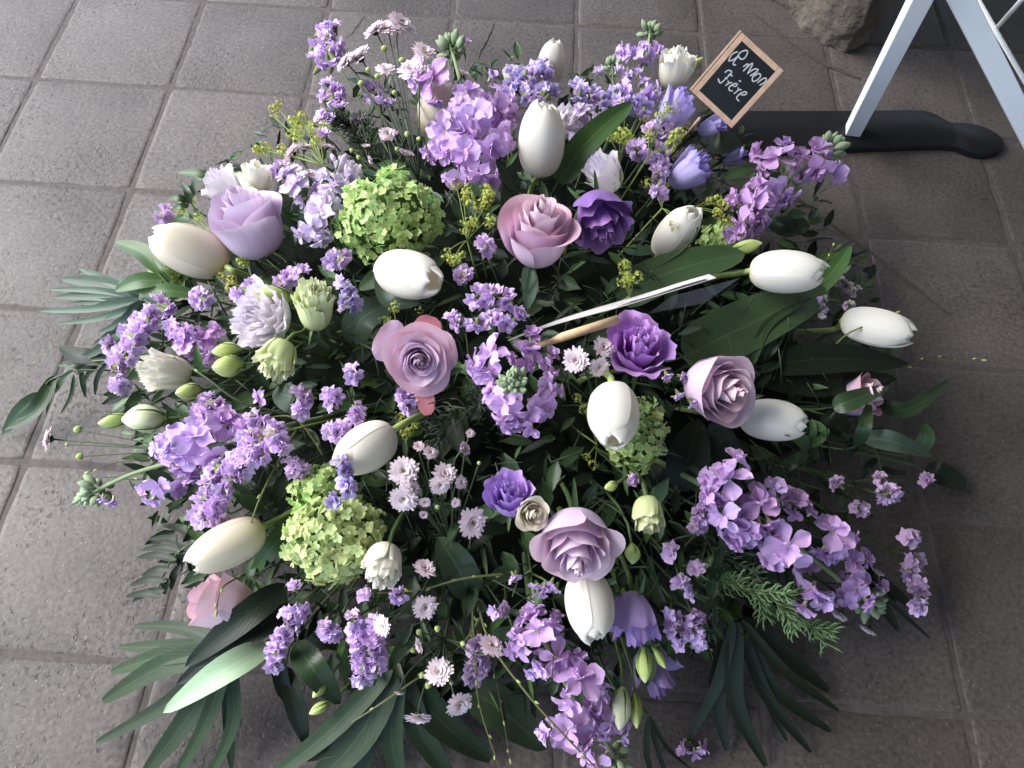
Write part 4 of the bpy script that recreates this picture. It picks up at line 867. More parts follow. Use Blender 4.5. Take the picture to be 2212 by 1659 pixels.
statice('small statice left of the long lower right stock', [([(1520, 1105), (1500, 1150)], 36)], 'stat_f', 22, 45, dh=.005)
statice('violet statice bit right of the big lilac rose', [([(598, 368), (610, 360)], 30)], 'stat', 22, 46, dh=.01)
statice('tiny faded white flower sprig right of the big right tulip', [([(1805, 600), (1850, 630)], 26), ([(1770, 640), (1780, 680)], 22), ([(1835, 660)], 24)], 'stat_w', 13, 47, dh=.0)
# ================================================================ CHRYSANTHEMUM SPRAYS
daisies('tall white chrysanthemum spray on dark stems at the top', [(866, 52, 66, 60, 30), (838, 60, 56, 100, 25), (808, 66, 52, 130, 15), (775, 122, 62, 130, 15), (745, 134, 50, 140, 10), (916, 112, 56, 70, 30), (890, 152, 60, 110, 40), (832, 150, 44, 90, 30), (1000, 160, 36, 60, 10)],
        (905, 390, -.05), seed=1, dh=.04, budlets=[(830, 105, 16), (868, 130, 15), (780, 180, 15), (815, 165, 14), (852, 200, 13), (880, 290, 15), (795, 150, 12), (858, 322, 12)])
daisies('small faded chrysanthemums low at the top left edge', [(658, 318, 42, 80, 15), (632, 328, 38, 140, 20), (628, 345, 34, 200, 20), (705, 318, 34, 70, 15), (668, 375, 34, 90, 30)], (700, 430, -.03), 'daisy_p', 2, .005)
daisies('tiny half open chrysanthemums among dark twigs left of the tall stock', [(838, 290, 40, 90, 45), (870, 328, 26, 60, 20), (885, 335, 24, 60, 20), (790, 318, 20, 90, 20), (800, 345, 20, 200, 20)], (860, 400, -.03), 'daisy_p', 3, .0, budlets=[(775, 340, 12), (760, 325, 12), (905, 300, 12)])
daisies('cluster of pale pink chrysanthemums in the dark centre below the half open tulip', [(873, 1018, 66, 100, 75), (960, 1026, 54, 60, 60), (950, 1046, 48, -60, 60), (872, 1076, 62, -100, 65), (1019, 1128, 68, -20, 60), (930, 978, 34, 60, 50), (1000, 972, 36, 30, 40), (996, 1042, 30, 0, 60), (918, 1084, 26, -90, 60), (985, 1086, 22, -60, 70), (905, 965, 26, 90, 60), (1016, 936, 20, 50, 70), (893, 1055, 30, 0, 60), (915, 1110, 22, -90, 60)],
        (975, 1180, -.06), seed=4, dh=.02, budlets=[(945, 1095, 12), (1035, 1000, 10)])
daisies('three chrysanthemums under the card beside the purple lisianthus', [(1245, 778, 60, 180, 72), (1294, 792, 46, -60, 60), (1302, 752, 50, 40, 55), (1150, 745, 24, 0, 70)], (1290, 880, -.05), 'daisy', 5, .02)
daisies('chrysanthemums down the lower middle beside the cream lisianthus', [(916, 1230, 52, 60, 45), (918, 1310, 56, -60, 60), (826, 1352, 46, 200, 45)], (930, 1250, -.05), seed=6, dh=.02)
daisies('loose white chrysanthemum spray at the bottom centre', [(948, 1452, 62, 120, 65), (991, 1520, 60, -60, 45), (903, 1550, 60, -95, 15), (1062, 1396, 60, 60, 40), (905, 1395, 34, 200, 20), (862, 1496, 24, -100, 10)],
        (960, 1380, -.03), seed=7, dh=.0, budlets=[(905, 1365, 15), (945, 1358, 16), (892, 1405, 13), (912, 1458, 16), (925, 1480, 16), (1000, 1390, 14), (975, 1475, 10)])
daisies('lone faded chrysanthemum on a thin branch at the far left over the tiles', [(104, 948, 52, 175, 5)], (400, 975, -.0), 'daisy_p', 8, .0, budlets=[(168, 928, 20), (172, 986, 18), (145, 960, 10)])
daisies('small chrysanthemums below the tip of the long right stock', [(1815, 1328, 36, -120, 20), (1876, 1358, 38, -120, 15), (1895, 1242, 34, 60, 10)], (1780, 1260, -.01), 'daisy_p', 9, .0)
# ================================================================ VIBURNUM
viburnum('largest lime green viburnum head at the upper left centre', 842, 470, 216, 186, .035, 300, 11.5, 'vib', 1)
viburnum('lower left viburnum head with bigger pale green florets', 722, 1162, 200, 178, .03, 240, 13.5, 'vib_y', 2)
viburnum('small viburnum head touching the top of the lower left one', 690, 1058, 118, 96, .01, 110, 10.5, 'vib', 3)
viburnum('green viburnum half hidden behind the drooping tulip', 1368, 935, 128, 150, .0, 200, 11, 'vib', 4)
viburnum('dull green viburnum in shade right of the shaded tulip', 1560, 525, 90, 80, -.03, 110, 10, 'vib', 5)
viburnum('small green viburnum tuft under the leftmost tulip', 362, 588, 66, 60, .0, 70, 10, 'vib', 6)
# ================================================================ ALCHEMILLA
alchemilla('yellow green alchemilla at the top left edge of the bouquet', [(597, 230, 22), (590, 250, 14), (650, 255, 26), (640, 290, 26), (570, 320, 22), (610, 318, 20), (690, 275, 30), (680, 300, 26), (555, 322, 14)], (700, 360), 1, .02)
alchemilla('yellow alchemilla between the big viburnum and pink rose', [(1000, 420, 26), (1035, 440, 30), (1065, 415, 26), (1020, 480, 24), (1055, 475, 20), (985, 395, 18), (985, 550, 26), (965, 545, 14), (1000, 500, 14)], (1010, 520), 2, .03)
alchemilla('alchemilla sprig crossing the blue violet lisianthus', [(1442, 232, 24), (1425, 245, 20), (1468, 288, 26), (1450, 320, 16), (1400, 290, 18)], (1400, 340), 3, .045)
alchemilla('alchemilla in the upper middle right of the upright tulip', [(1335, 280, 24), (1350, 300, 22), (1318, 300, 18), (1352, 225, 20), (1390, 250, 18)], (1340, 350), 4, .01)
alchemilla('dark alchemilla tuft between dark lisianthus and big tulip leaf', [(1355, 590, 26), (1345, 570, 18), (1372, 600, 16), (1340, 605, 16)], (1360, 640), 5, .01)
alchemilla('alchemilla sprig pointing at the mauve stock', [(1550, 430, 22), (1565, 440, 14), (1605, 432, 24), (1555, 460, 20), (1575, 475, 14), (1535, 435, 14)], (1500, 450), 6, .01)
alchemilla('alchemilla left of the big lilac rose', [(395, 445, 20), (410, 430, 16), (425, 470, 16), (380, 450, 14)], (470, 520), 7, .01)
alchemilla('dull alchemilla over the violet stock florets', [(540, 930, 20), (590, 935, 18), (555, 950, 14)], (620, 930), 8, .04)
alchemilla('alchemilla cluster below the leftmost tulip stem', [(505, 615, 22), (480, 600, 18), (445, 660, 18), (530, 560, 20)], (560, 640), 9, -.01)
alchemilla('faint alchemilla between rose and half open tulip', [(880, 940, 18), (860, 900, 16), (900, 920, 16), (830, 690, 18), (850, 660, 16), (905, 665, 16)], (880, 880), 10, -.03)
alchemilla('alchemilla bits behind the shaded tulip', [(1470, 480, 14), (1455, 485, 10), (1430, 400, 16), (1400, 395, 14), (1420, 380, 12)], (1430, 450), 11, .02)
alchemilla('green alchemilla beneath the small green viburnum', [(1270, 985, 14), (1285, 1000, 16), (1250, 860, 14), (1265, 880, 14)], (1290, 960), 12, -.03)
# ================================================================ LEAVES
tg = 'single leaves among the flowers'
def lf(label, *a, **k): return leaf(label, *a, **k)
lf('long bright tulip leaf reaching up right beside the upright tulip', [(1205, 392, .20), (1275, 300, .235), (1366, 222, .24)], 62, 'leaf_b', prof='tulip', fold=.35)
lf('broad dark green tulip leaf behind the card tip', [(1330, 640, .20), (1470, 580, .225), (1610, 548, .22)], 88, 'leaf_t', prof='tulip', fold=.2)
lf('wide blue green leaf between the two right tulips', [(1480, 770, .18), (1640, 690, .20), (1790, 625, .17)], 120, 'leaf_t', prof='tulip', fold=.15, wavy=.01)
lf('pointed light leaf tip rising right of the big right tulip', [(1740, 650, .16), (1800, 585, .18), (1838, 530, .19)], 42, 'leaf_b', prof='leaf')
lf('thin narrow leaf crossing down from the big right tulip', [(1625, 790, .19), (1660, 700, .2), (1760, 640, .19)], 22, 'leaf', prof='leaf')
lf('upper of two long dark leaves at the right under the rightmost tulip', [(1640, 792, .16), (1790, 775, .17), (1962, 786, .14)], 70, 'leaf_d', wavy=.03)
lf('lower of two long dark leaves at the right under the rightmost tulip', [(1630, 815, .14), (1780, 825, .15), (1930, 815, .12)], 66, 'leaf_d', wavy=.03)
lf('curved green leaf sweeping up to a point at the right edge', [(1890, 868, .12), (1960, 885, .13), (2052, 820, .12)], 36, 'leaf')
lf('green leaf over the half hidden pink rose', [(1800, 880, .16), (1840, 865, .17), (1920, 835, .15)], 44, 'leaf')
lf('small round green leaf below the half hidden pink rose', [(1780, 895, .14), (1800, 905, .15), (1835, 930, .13)], 40, 'leaf_d', prof='round')
lf('upright narrow leaf crossing the half hidden pink rose', [(1850, 965, .12), (1868, 920, .16), (1878, 865, .15)], 30, 'leaf')
lf('grey striped pointed leaf at the right edge', [(1868, 945, .12), (1930, 955, .14), (2015, 985, .10)], 46, 'leaf_g')
lf('small upright leaf at the outer right above the grey leaf', [(1985, 975, .06), (2000, 945, .08), (1998, 915, .09)], 36, 'leaf_b')
lf('dark heart shaped leaf lying on the tiles at the right', [(2000, 1012, .03), (2035, 1025, .04), (2088, 1052, .02)], 50, 'leaf_d', prof='round')
lf('glossy leaf standing in the dark lower centre', [(1020, 1290, .16), (985, 1220, .20), (945, 1160, .21)], 78, 'leaf', prof='leaf', fold=.3)
lf('large pale green leaf underside at the lower left', [(580, 1395, .12), (480, 1450, .14), (352, 1540, .09)], 62, 'leaf_p', wavy=.02)
lf('dark olive leaf folded below the lilac statice plume', [(640, 1390, .12), (680, 1450, .14), (735, 1520, .09)], 62, 'leaf', wavy=.03)
lf('narrow twisted leaf hanging below the lilac plume', [(615, 1440, .10), (640, 1530, .09), (662, 1610, .05)], 44, 'leaf_d', wavy=.03)
lf('narrow dark leaf left of the twisted one', [(600, 1400, .11), (610, 1480, .10), (640, 1530, .07)], 34, 'leaf_d', wavy=.03)
lf('ribbon like green leaf curling beside the lower left tulip', [(650, 1110, .16), (590, 1180, .17), (530, 1265, .12)], 44, 'leaf_b', wavy=.04)
lf('dark wavy leaf just under the bruised pink rose', [(620, 1265, .14), (520, 1340, .15), (400, 1440, .11)], 62, 'leaf_d', wavy=.04)
lf('second dark wavy leaf below the first at the lower left', [(640, 1310, .13), (520, 1380, .13), (380, 1480, .09)], 56, 'leaf_d', wavy=.03)
lf('shiny green leaf behind the drooping round tulip at upper centre', [(770, 740, .18), (780, 690, .20), (850, 650, .20)], 70, 'leaf_g', prof='round')
lf('lobed green leaf left of the round white tulip', [(850, 590, .21), (815, 600, .22), (775, 625, .20)], 44, 'leaf_b')
lf('cupping grey leaf under the round white tulip', [(820, 590, .22), (840, 650, .225), (910, 655, .22)], 36, 'leaf_g')
lf('drooping sepal like leaf under the pink edged rose', [(1140, 575, .24), (1145, 620, .235), (1138, 668, .22)], 36, 'leaf_g')
lf('tall dark leaf rising below the dusky pink rose', [(1470, 1060, .16), (1490, 980, .19), (1510, 905, .19)], 90, 'leaf_d', fold=.15)
lf('dark broad leaf between the dusky pink rose and stock', [(1580, 1010, .16), (1560, 960, .19), (1540, 910, .18)], 70, 'leaf_d', fold=.15)
lf('dark leaf right of the fluted lilac lisianthus', [(1530, 310, .16), (1560, 310, .17), (1598, 300, .16)], 52, 'leaf_d', prof='round')
lf('dark leaf lying under the mauve stock towards the tiles', [(1660, 470, .10), (1700, 490, .11), (1745, 480, .09)], 50, 'leaf_d', prof='round')
lf('narrow leaf under the mauve stock florets', [(1560, 385, .16), (1620, 365, .17), (1670, 370, .15)], 26, 'leaf')
lf('pale leaf tip at the top left of the bouquet edge', [(470, 390, .14), (430, 375, .15), (382, 372, .14)], 20, 'leaf_b')
lf('green blade standing beside the left white lisianthus', [(430, 810, .18), (428, 780, .21), (424, 745, .22)], 20, 'leaf_b')
lf('broad dark leaf at the bottom centre left of the hanging twigs', [(900, 1440, .08), (800, 1540, .07), (640, 1640, .04)], 110, 'palm', fold=.15)
lf('broad dark leaf fanning to the bottom right of the centre', [(1000, 1480, .08), (1090, 1540, .08), (1180, 1620, .05)], 90, 'palm', fold=.15)
lf('smooth dark leaf below the cream hanging lisianthus', [(740, 1420, .09), (820, 1490, .09), (900, 1500, .07)], 80, 'palm', fold=.15)
lf('dark leaf under the half open tulip at the left', [(720, 1090, .14), (670, 990, .16), (600, 980, .15)], 70, 'leaf_d')
lf('round dark leaf behind the creamy green lisianthus', [(1440, 1080, .14), (1420, 1040, .16), (1390, 1010, .15)], 62, 'leaf_d', prof='round')
lf('small jagged leaf under the hanging tulip tip', [(1225, 1360, .13), (1260, 1385, .14), (1300, 1375, .13)], 50, 'leaf_d')
lf('thin curved leaf right of the tiny hanging bud', [(1400, 1200, .14), (1415, 1260, .13), (1440, 1310, .11)], 16, 'leaf')
lf('blue green leaf deep behind the ragged lime lisianthus', [(690, 870, .14), (640, 860, .17), (590, 845, .15)], 80, 'leaf_g', fold=.2)
lf('long leaf crossing beneath the card peg', [(1180, 640, .13), (1260, 600, .14), (1360, 610, .13)], 50, 'leaf_d')
# ---- twigs with several leaves: thing > stem, leaf_blade...
def leafy(label, path, leaves, mat='leaf', name='leafy_twig', cat='foliage twig', group='leafy twigs', r=.0013, prof='leaf', fold=.25, stemm='stem', wavy=.012, roll=0):
    W = [P(x, y, h) for x, y, h in path]; t = thing(name, label, cat, W[0], group)
    f = foam_pt(path[0][0], path[0][1]); V, Fs, U = tube_data(smooth_path([f]+W, 5), r, 6); part('stem', mesh('stem', V, Fs, [M[stemm]], U), t)
    for i, lv in enumerate(leaves):
        (x0, y0, h0), (x1, y1, h1), wd = lv[:3]; bend = lv[3] if len(lv) > 3 else .1; mm = lv[4] if len(lv) > 4 else mat
        dx, dy = x1-x0, y1-y0; mx, my = (x0+x1)/2-dy*bend, (y0+y1)/2+dx*bend
        pts = [P(x0, y0, h0), P(mx, my, max(.008, (h0+h1)/2+.008)), P(x1, y1, h1)]
        k = PD(mx, my, (h0+h1)/2)[1]/F
        V, Fs, U = blade_data(pts, wd*k, 12, fold, prof=prof, seed=i, nu=5, wavy=wavy, roll=roll)
        part('leaf_blade', mesh('leaf_blade', V, Fs, [M[mm]], U), t)
    return t
leafy('ruscus twig with oval leaves left of the leftmost tulip', [(430, 640, .15), (390, 630, .17), (355, 605, .18), (350, 590, .18)],
      [((352, 592, .18), (247, 523, .17), 40, .12), ((350, 605, .18), (248, 628, .17), 36, .08), ((420, 635, .17), (290, 630, .17), 30, .04), ((365, 610, .18), (330, 560, .19), 12, .0)], 'leaf_b')
leafy('grey green whorl of long leaves reaching left over the tiles', [(420, 690, .12), (350, 680, .14), (302, 645, .15)],
      [((300, 640, .15), (130, 602, .12), 32, .05), ((298, 645, .15), (115, 642, .11), 24, .03), ((300, 650, .15), (82, 672, .10), 16, -.03), ((300, 640, .15), (170, 580, .13), 22, .02), ((302, 655, .15), (145, 790, .08), 22, -.1), ((300, 652, .15), (210, 720, .12), 17, -.1),
       ((310, 650, .15), (240, 700, .12), 17, -.08), ((312, 640, .15), (395, 655, .14), 22, .1), ((305, 650, .15), (225, 690, .13), 14, -.05), ((308, 655, .15), (270, 735, .12), 16, -.1), ((312, 655, .15), (350, 720, .13), 16, .1), ((300, 645, .15), (190, 668, .12), 19, .02), ((300, 640, .15), (250, 600, .15), 19, .02), ((306, 650, .15), (200, 745, .1), 16, -.06), ((305, 655, .15), (120, 700, .09), 14, -.05), ((310, 660, .15), (180, 770, .08), 13, -.08), ((300, 640, .15), (100, 625, .12), 15, .03), ((312, 650, .15), (250, 760, .1), 13, -.08), ((300, 648, .15), (150, 655, .11), 16, .0)], 'leaf_g', roll=.3)
leafy('ruscus twig with dark oval leaves at the far left', [(420, 740, .13), (330, 760, .12), (250, 775, .11), (200, 780, .1)],
      [((215, 770, .1), (128, 748, .08), 36, -.1), ((240, 780, .1), (132, 782, .08), 30, .05), ((300, 765, .11), (215, 785, .1), 24, .1), ((280, 760, .12), (240, 715, .13), 28, .1, 'leaf'), ((230, 785, .1), (205, 855, .05), 12, .1), ((205, 790, .09), (165, 810, .06), 12, .1), ((212, 790, .09), (180, 830, .05), 12, .1)], 'leaf_d')
leafy('curving ruscus tip at the left frame edge', [(230, 800, .09), (170, 800, .07), (115, 818, .06), (100, 830, .06)],
      [((118, 812, .06), (2, 930, .015), 32, -.13, 'leaf'), ((88, 850, .05), (6, 938, .012), 34, .04), ((140, 812, .06), (100, 895, .02), 10, .1), ((175, 800, .07), (185, 860, .03), 12, .0), ((160, 810, .07), (130, 895, .02), 9, -.1), ((190, 800, .07), (125, 790, .06), 16, .1), ((160, 800, .07), (120, 850, .04), 14, .1)], 'leaf')
leafy('sprig of small glossy dark leaves at the left above the palm', [(470, 1150, .1), (420, 1170, .1), (370, 1210, .08), (335, 1290, .04)],
      [((400+dx, 1180+dy, .09), (330+dx*1.0+ex, 1165+dy+ey, .06), 17, .1) for dx, dy, ex, ey in ((20, -20, 0, -10), (10, 0, -20, 0), (0, 15, -25, 8), (-20, 30, -15, 10), (-30, 50, 5, 30), (-40, 75, -10, 25), (-45, 95, 0, 40), (-10, 40, 50, 70), (0, 10, 60, 60), (20, -5, 70, 90), (-35, 70, 60, 50), (-50, 110, -10, 15))], 'leaf_d')
leafy('pale tipped sprig above the glossy dark sprig', [(455, 1130, .1), (420, 1130, .1), (398, 1120, .1)], [((410, 1132, .1), (388, 1118, .1), 16, .1, 'leaf_b'), ((420, 1135, .1), (395, 1140, .09), 14, .1, 'leaf_b')], 'leaf_b')
leafy('small rosette of round leaves right of the shaded area near the far tulip', [(1700, 1010, .12), (1740, 975, .14), (1770, 940, .15)],
      [((1745, 970, .14), (1712, 940, .15), 30, .1, 'leaf_b'), ((1748, 965, .14), (1790, 925, .16), 16, .1, 'leaf_b'), ((1745, 980, .14), (1700, 1015, .14), 26, .1), ((1750, 960, .14), (1752, 905, .16), 16, .1, 'leaf_b')], 'leaf', prof='round')
leafy('olive twig with two slim leaves crossing the rightmost tulip stem', [(1600, 800, .14), (1640, 760, .17), (1700, 700, .18), (1745, 620, .17)],
      [((1650, 780, .17), (1685, 690, .19), 18, .1, 'leaf'), ((1635, 770, .17), (1662, 700, .19), 16, .1, 'leaf_b'), ((1690, 690, .18), (1740, 605, .18), 12, .05, 'leaf')], 'leaf')
leafy('upright leafy sprig left of the big lilac rose', [(470, 480, .14), (425, 455, .16), (405, 420, .17)],
      [((410, 440, .17), (392, 395, .18), 16, .1), ((408, 435, .17), (362, 430, .17), 16, .1), ((412, 425, .17), (418, 388, .18), 16, .1), ((408, 445, .17), (368, 455, .16), 14, .1), ((405, 430, .17), (398, 402, .18), 14, .1)], 'leaf')
leafy('thin leafy twig hanging at the outer right above the long stock', [(1830, 880, .12), (1870, 930, .12), (1900, 1000, .08), (1910, 1080, .05)],
      [((1850, 900, .12), (1900, 960, .1), 20, .1), ((1905, 1010, .07), (1960, 1020, .05), 14, .1), ((1895, 990, .08), (1860, 1040, .06), 16, .1), ((1870, 930, .12), (1830, 990, .1), 22, .1)], 'leaf_d')
# ---- palm fronds
def palm(label, hub, tips, wd, mat, prof='palm', h0=.11):
    hx, hy = hub; t = leafy(label, [(hx+(1090-hx)*.3, hy-90, h0), (hx, hy, h0-.01)], [((hx+(tx-hx)*.05, hy+(ty-hy)*.05, h0+.012*math.sin(tx)), (tx, ty, th), w_*wd*(.8+.2*math.sin(ty*3)), bn+.06*math.sin(tx*7+ty)) for (tx, ty, th, w_, bn) in tips], mat, 'palm_frond', 'palm frond', 'palm fronds under the flowers', .002, prof, .22)
    return t
palm('green palm frond fanning over the tiles at the lower left', (500, 1400), [(290, 1352, .05, .8, .03), (258, 1398, .035, .9, .03), (240, 1452, .03, .9, .04), (222, 1515, .022, 1.1, .05), (208, 1604, .015, 1.15, -.06), (305, 1680, .01, 1.1, -.08), (372, 1690, .01, 1.0, -.08), (440, 1700, .01, 1.0, -.06), (500, 1660, .012, .9, -.04)], 48, 'palm')
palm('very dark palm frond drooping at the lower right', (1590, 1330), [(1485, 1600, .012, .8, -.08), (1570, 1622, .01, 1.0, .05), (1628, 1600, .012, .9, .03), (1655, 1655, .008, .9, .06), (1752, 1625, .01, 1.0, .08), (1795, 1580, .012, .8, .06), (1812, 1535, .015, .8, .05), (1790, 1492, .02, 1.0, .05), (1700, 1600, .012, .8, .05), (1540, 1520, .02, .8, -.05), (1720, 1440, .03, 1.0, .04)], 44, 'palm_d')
palm('broad bladed palm frond across the bottom centre', (860, 1430), [(560, 1700, .02, 1.2, -.05), (650, 1720, .015, 1.2, -.04), (760, 1730, .012, 1.2, .02), (880, 1740, .012, 1.3, .03), (990, 1700, .012, 1.4, .08), (1060, 1640, .02, 1.3, .1), (700, 1600, .03, 1.0, -.04)], 62, 'palm')
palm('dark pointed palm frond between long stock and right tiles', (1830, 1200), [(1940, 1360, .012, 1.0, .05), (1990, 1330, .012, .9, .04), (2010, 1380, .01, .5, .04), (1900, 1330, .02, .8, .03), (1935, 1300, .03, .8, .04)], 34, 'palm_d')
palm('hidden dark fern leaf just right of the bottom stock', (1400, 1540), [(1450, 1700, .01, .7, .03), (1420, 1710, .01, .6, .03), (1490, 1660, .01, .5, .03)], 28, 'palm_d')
# ---- bare twigs with tiny buds
def twig(label, path, r=.0012, mat='twig', nb=8, seed=1, cat='twig', bmat='bud'):
    rg = random.Random(seed); W = [P(*p) for p in path]; t = thing('willow_twig', label, cat, W[0], 'thin bare twigs')
    sp = smooth_path(W, 7); n = len(sp); V, Fs, U = tube_data(sp, [r*(1.25-.75*i/n) for i in range(n)], 6); part('stem', mesh('stem', V, Fs, [M[mat]], U), t)
    for q in range(nb):
        i = int((q+.5)/nb*(n-1)); d = (sp[min(i+1, n-1)]-sp[i-1]).normalized(); X = frame(sp[i], d, q*2.5, 1).to_3x3() @ Vector((1, 0, 0))
        part('bud', BUD[bmat], t, frame(sp[i]+X*r*.6, (d+X*.35), 0, .006, .0045))
    part('bud', BUD[bmat], t, frame(sp[-1]-d*.002, (sp[-1]-sp[-2]), 0, .009, .006))
    return t
twig('thin wavy twig reaching far right past the dark leaves', [(1880, 800, .12), (1960, 792, .12), (2010, 770, .12), (2060, 775, .11), (2122, 778, .11)], .0009, 'twig', 6, 1)
twig('short twig lying across the rightmost white tulip', [(1790, 760, .16), (1830, 722, .19), (1880, 700, .20), (1936, 676, .20)], .0013, 'twig', 3, 2)
twig('twig with yellow bud rising between the two right tulips', [(1660, 760, .16), (1700, 690, .18), (1740, 630, .18), (1782, 570, .18), (1800, 530, .17)], .0012, 'twig', 3, 12)
twig('dark twig lying across the shaded white tulip', [(1330, 610, .20), (1400, 585, .22), (1470, 545, .235), (1505, 500, .24), (1500, 470, .235)], .0018, 'stem_d', 6, 3)
twig('arching twig ending on the lower left cream tulip', [(640, 930, .20), (600, 1000, .22), (560, 1080, .22), (530, 1168, .20)], .0014, 'twig', 4, 4)
twig('long arching green twig curving down left at the bottom', [(1040, 1330, .16), (990, 1400, .14), (880, 1480, .12), (760, 1560, .09), (665, 1602, .04)], .0014, 'twig', 10, 5)
twig('left of two long thin twigs hanging to the bottom edge', [(1020, 1290, .17), (1025, 1400, .16), (1035, 1520, .13), (1080, 1660, .08)], .0012, 'twig', 8, 6)
twig('brownish twig between the two long hanging ones', [(1030, 1360, .15), (1065, 1440, .13), (1085, 1540, .10), (1102, 1640, .06)], .0010, 'twig_b', 6, 7)
twig('longest twig sweeping over the bottom magenta stock', [(1032, 1300, .17), (1060, 1390, .17), (1140, 1500, .17), (1230, 1600, .16), (1300, 1670, .14)], .0014, 'twig', 10, 8)
twig('horizontal twig below the cream hanging lisianthus', [(1090, 1240, .19), (1000, 1250, .20), (900, 1275, .19), (782, 1282, .17)], .0013, 'twig', 6, 9)
twig('dark twig with a tip on the violet stock', [(700, 985, .19), (640, 905, .215), (570, 905, .21), (520, 925, .20)], .0013, 'twig', 4, 10)
twig('thin twig across the bruised pink rose', [(530, 1240, .15), (480, 1270, .175), (468, 1320, .165)], .0009, 'twig_b', 3, 11)
twig('long dark stem crossing the far left white lisianthus', [(620, 895, .19), (520, 868, .21), (440, 812, .22), (375, 772, .20)], .0016, 'stem_d', 2, 13)
twig('thin branch over the tiles below the long left stock', [(400, 975, .1), (330, 990, .08), (250, 1000, .06), (190, 1020, .04)], .0011, 'stem_d', 4, 14)
twig('second thin branch over the tiles at the left', [(420, 1010, .09), (300, 1035, .06), (230, 1030, .05), (180, 1045, .03)], .001, 'stem_d', 4, 15)
twig('yellow tipped stem hanging right of the purple bell', [(1480, 1290, .1), (1508, 1350, .09), (1530, 1395, .07), (1542, 1428, .06)], .0014, 'twig', 2, 16)
# ---- conifer branchlets
def conifer(label, path, n, nl, mat, seed=1, spread=1.0, sub=0):
    rg = random.Random(seed); W = smooth_path([P(*p) for p in path], 8); t = thing('conifer_sprig', label, 'conifer sprig', W[0], 'needle leaved sprigs')
    V, Fs, U = tube_data(W, [.0016*(1.2-.7*i/len(W)) for i in range(len(W))], 6); part('stem', mesh('stem', V, Fs, [M['stem_l'] if mat == 'conif' else M[mat]], U), t)
    br = [(W, 1.0)]
    for s in range(sub):
        i = int((s+.5)/sub*(len(W)-3)); d = (W[i+1]-W[i]).normalized(); X = frame(W[i], d, s*2.4, 1).to_3x3() @ Vector((1, 0, 0)); X = (X+RT*(1 if s % 2 else -1)*.5).normalized()
        L = .05*(1-.4*s/sub); b = [W[i]+(X*.7+d*.75)*L*f for f in (0, .35, .7, 1)]; b = smooth_path(b, 4); br.append((b, .8))
    for b, sc1 in br:
        mb = MB(); m = max(6, int(n*(1 if b is W else .5)))
        for q in range(m):
            f = (q+rg.random()*.5)/m*(len(b)-1.01); i = int(f); p = b[i]+(b[i+1]-b[i])*(f-i); d = (b[i+1]-b[i]).normalized(); X = frame(p, d, q*2.4, 1).to_3x3() @ Vector((1, 0, 0))
            l = nl*sc1*rg.uniform(.7, 1.1)*spread; e = p+(X*.85+d*.6)*l; e2 = e+(X*.2+d*.9)*l*.4
            mb.add(*tube_data([p, (p+e)*.5+X*.0008, e, e2], [.0009, .0010, .0010, .0005], 5))
        if b is not W: mb.add(*tube_data(b, .0011, 5))
        part('needles', mb.mesh('needles', [M[mat]]), t)
    return t
conifer('bright green conifer sprig under the long lower right stock', [(1520, 1250, .10), (1600, 1270, .13), (1700, 1310, .12), (1785, 1392, .08)], 60, .016, 'conif', 1, sub=9)
conifer('short green needle sprig left of the long stock', [(1500, 1210, .1), (1560, 1200, .13), (1620, 1180, .14)], 34, .014, 'conif_g', 2, sub=3)
conifer('grey needle sprig in the dark right of the open mauve rose', [(1080, 880, .17), (1020, 885, .20), (985, 900, .20), (965, 925, .19)], 44, .020, 'conif_g', 3, sub=5)
conifer('dim grey needle sprig beneath the middle stock', [(1130, 960, .13), (1080, 935, .16), (1040, 930, .16)], 30, .018, 'conif_g', 4, sub=3)
conifer('fine needle twig hanging along the loose statice', [(1520, 1150, .12), (1540, 1240, .12), (1540, 1330, .08), (1530, 1370, .07)], 34, .012, 'conif_g', 5, sub=3)
conifer('dark feathery sprig behind the tall stock at the top left', [(880, 420, .12), (830, 360, .15), (780, 300, .17), (740, 250, .18)], 70, .018, 'stem_d', 6, sub=8)
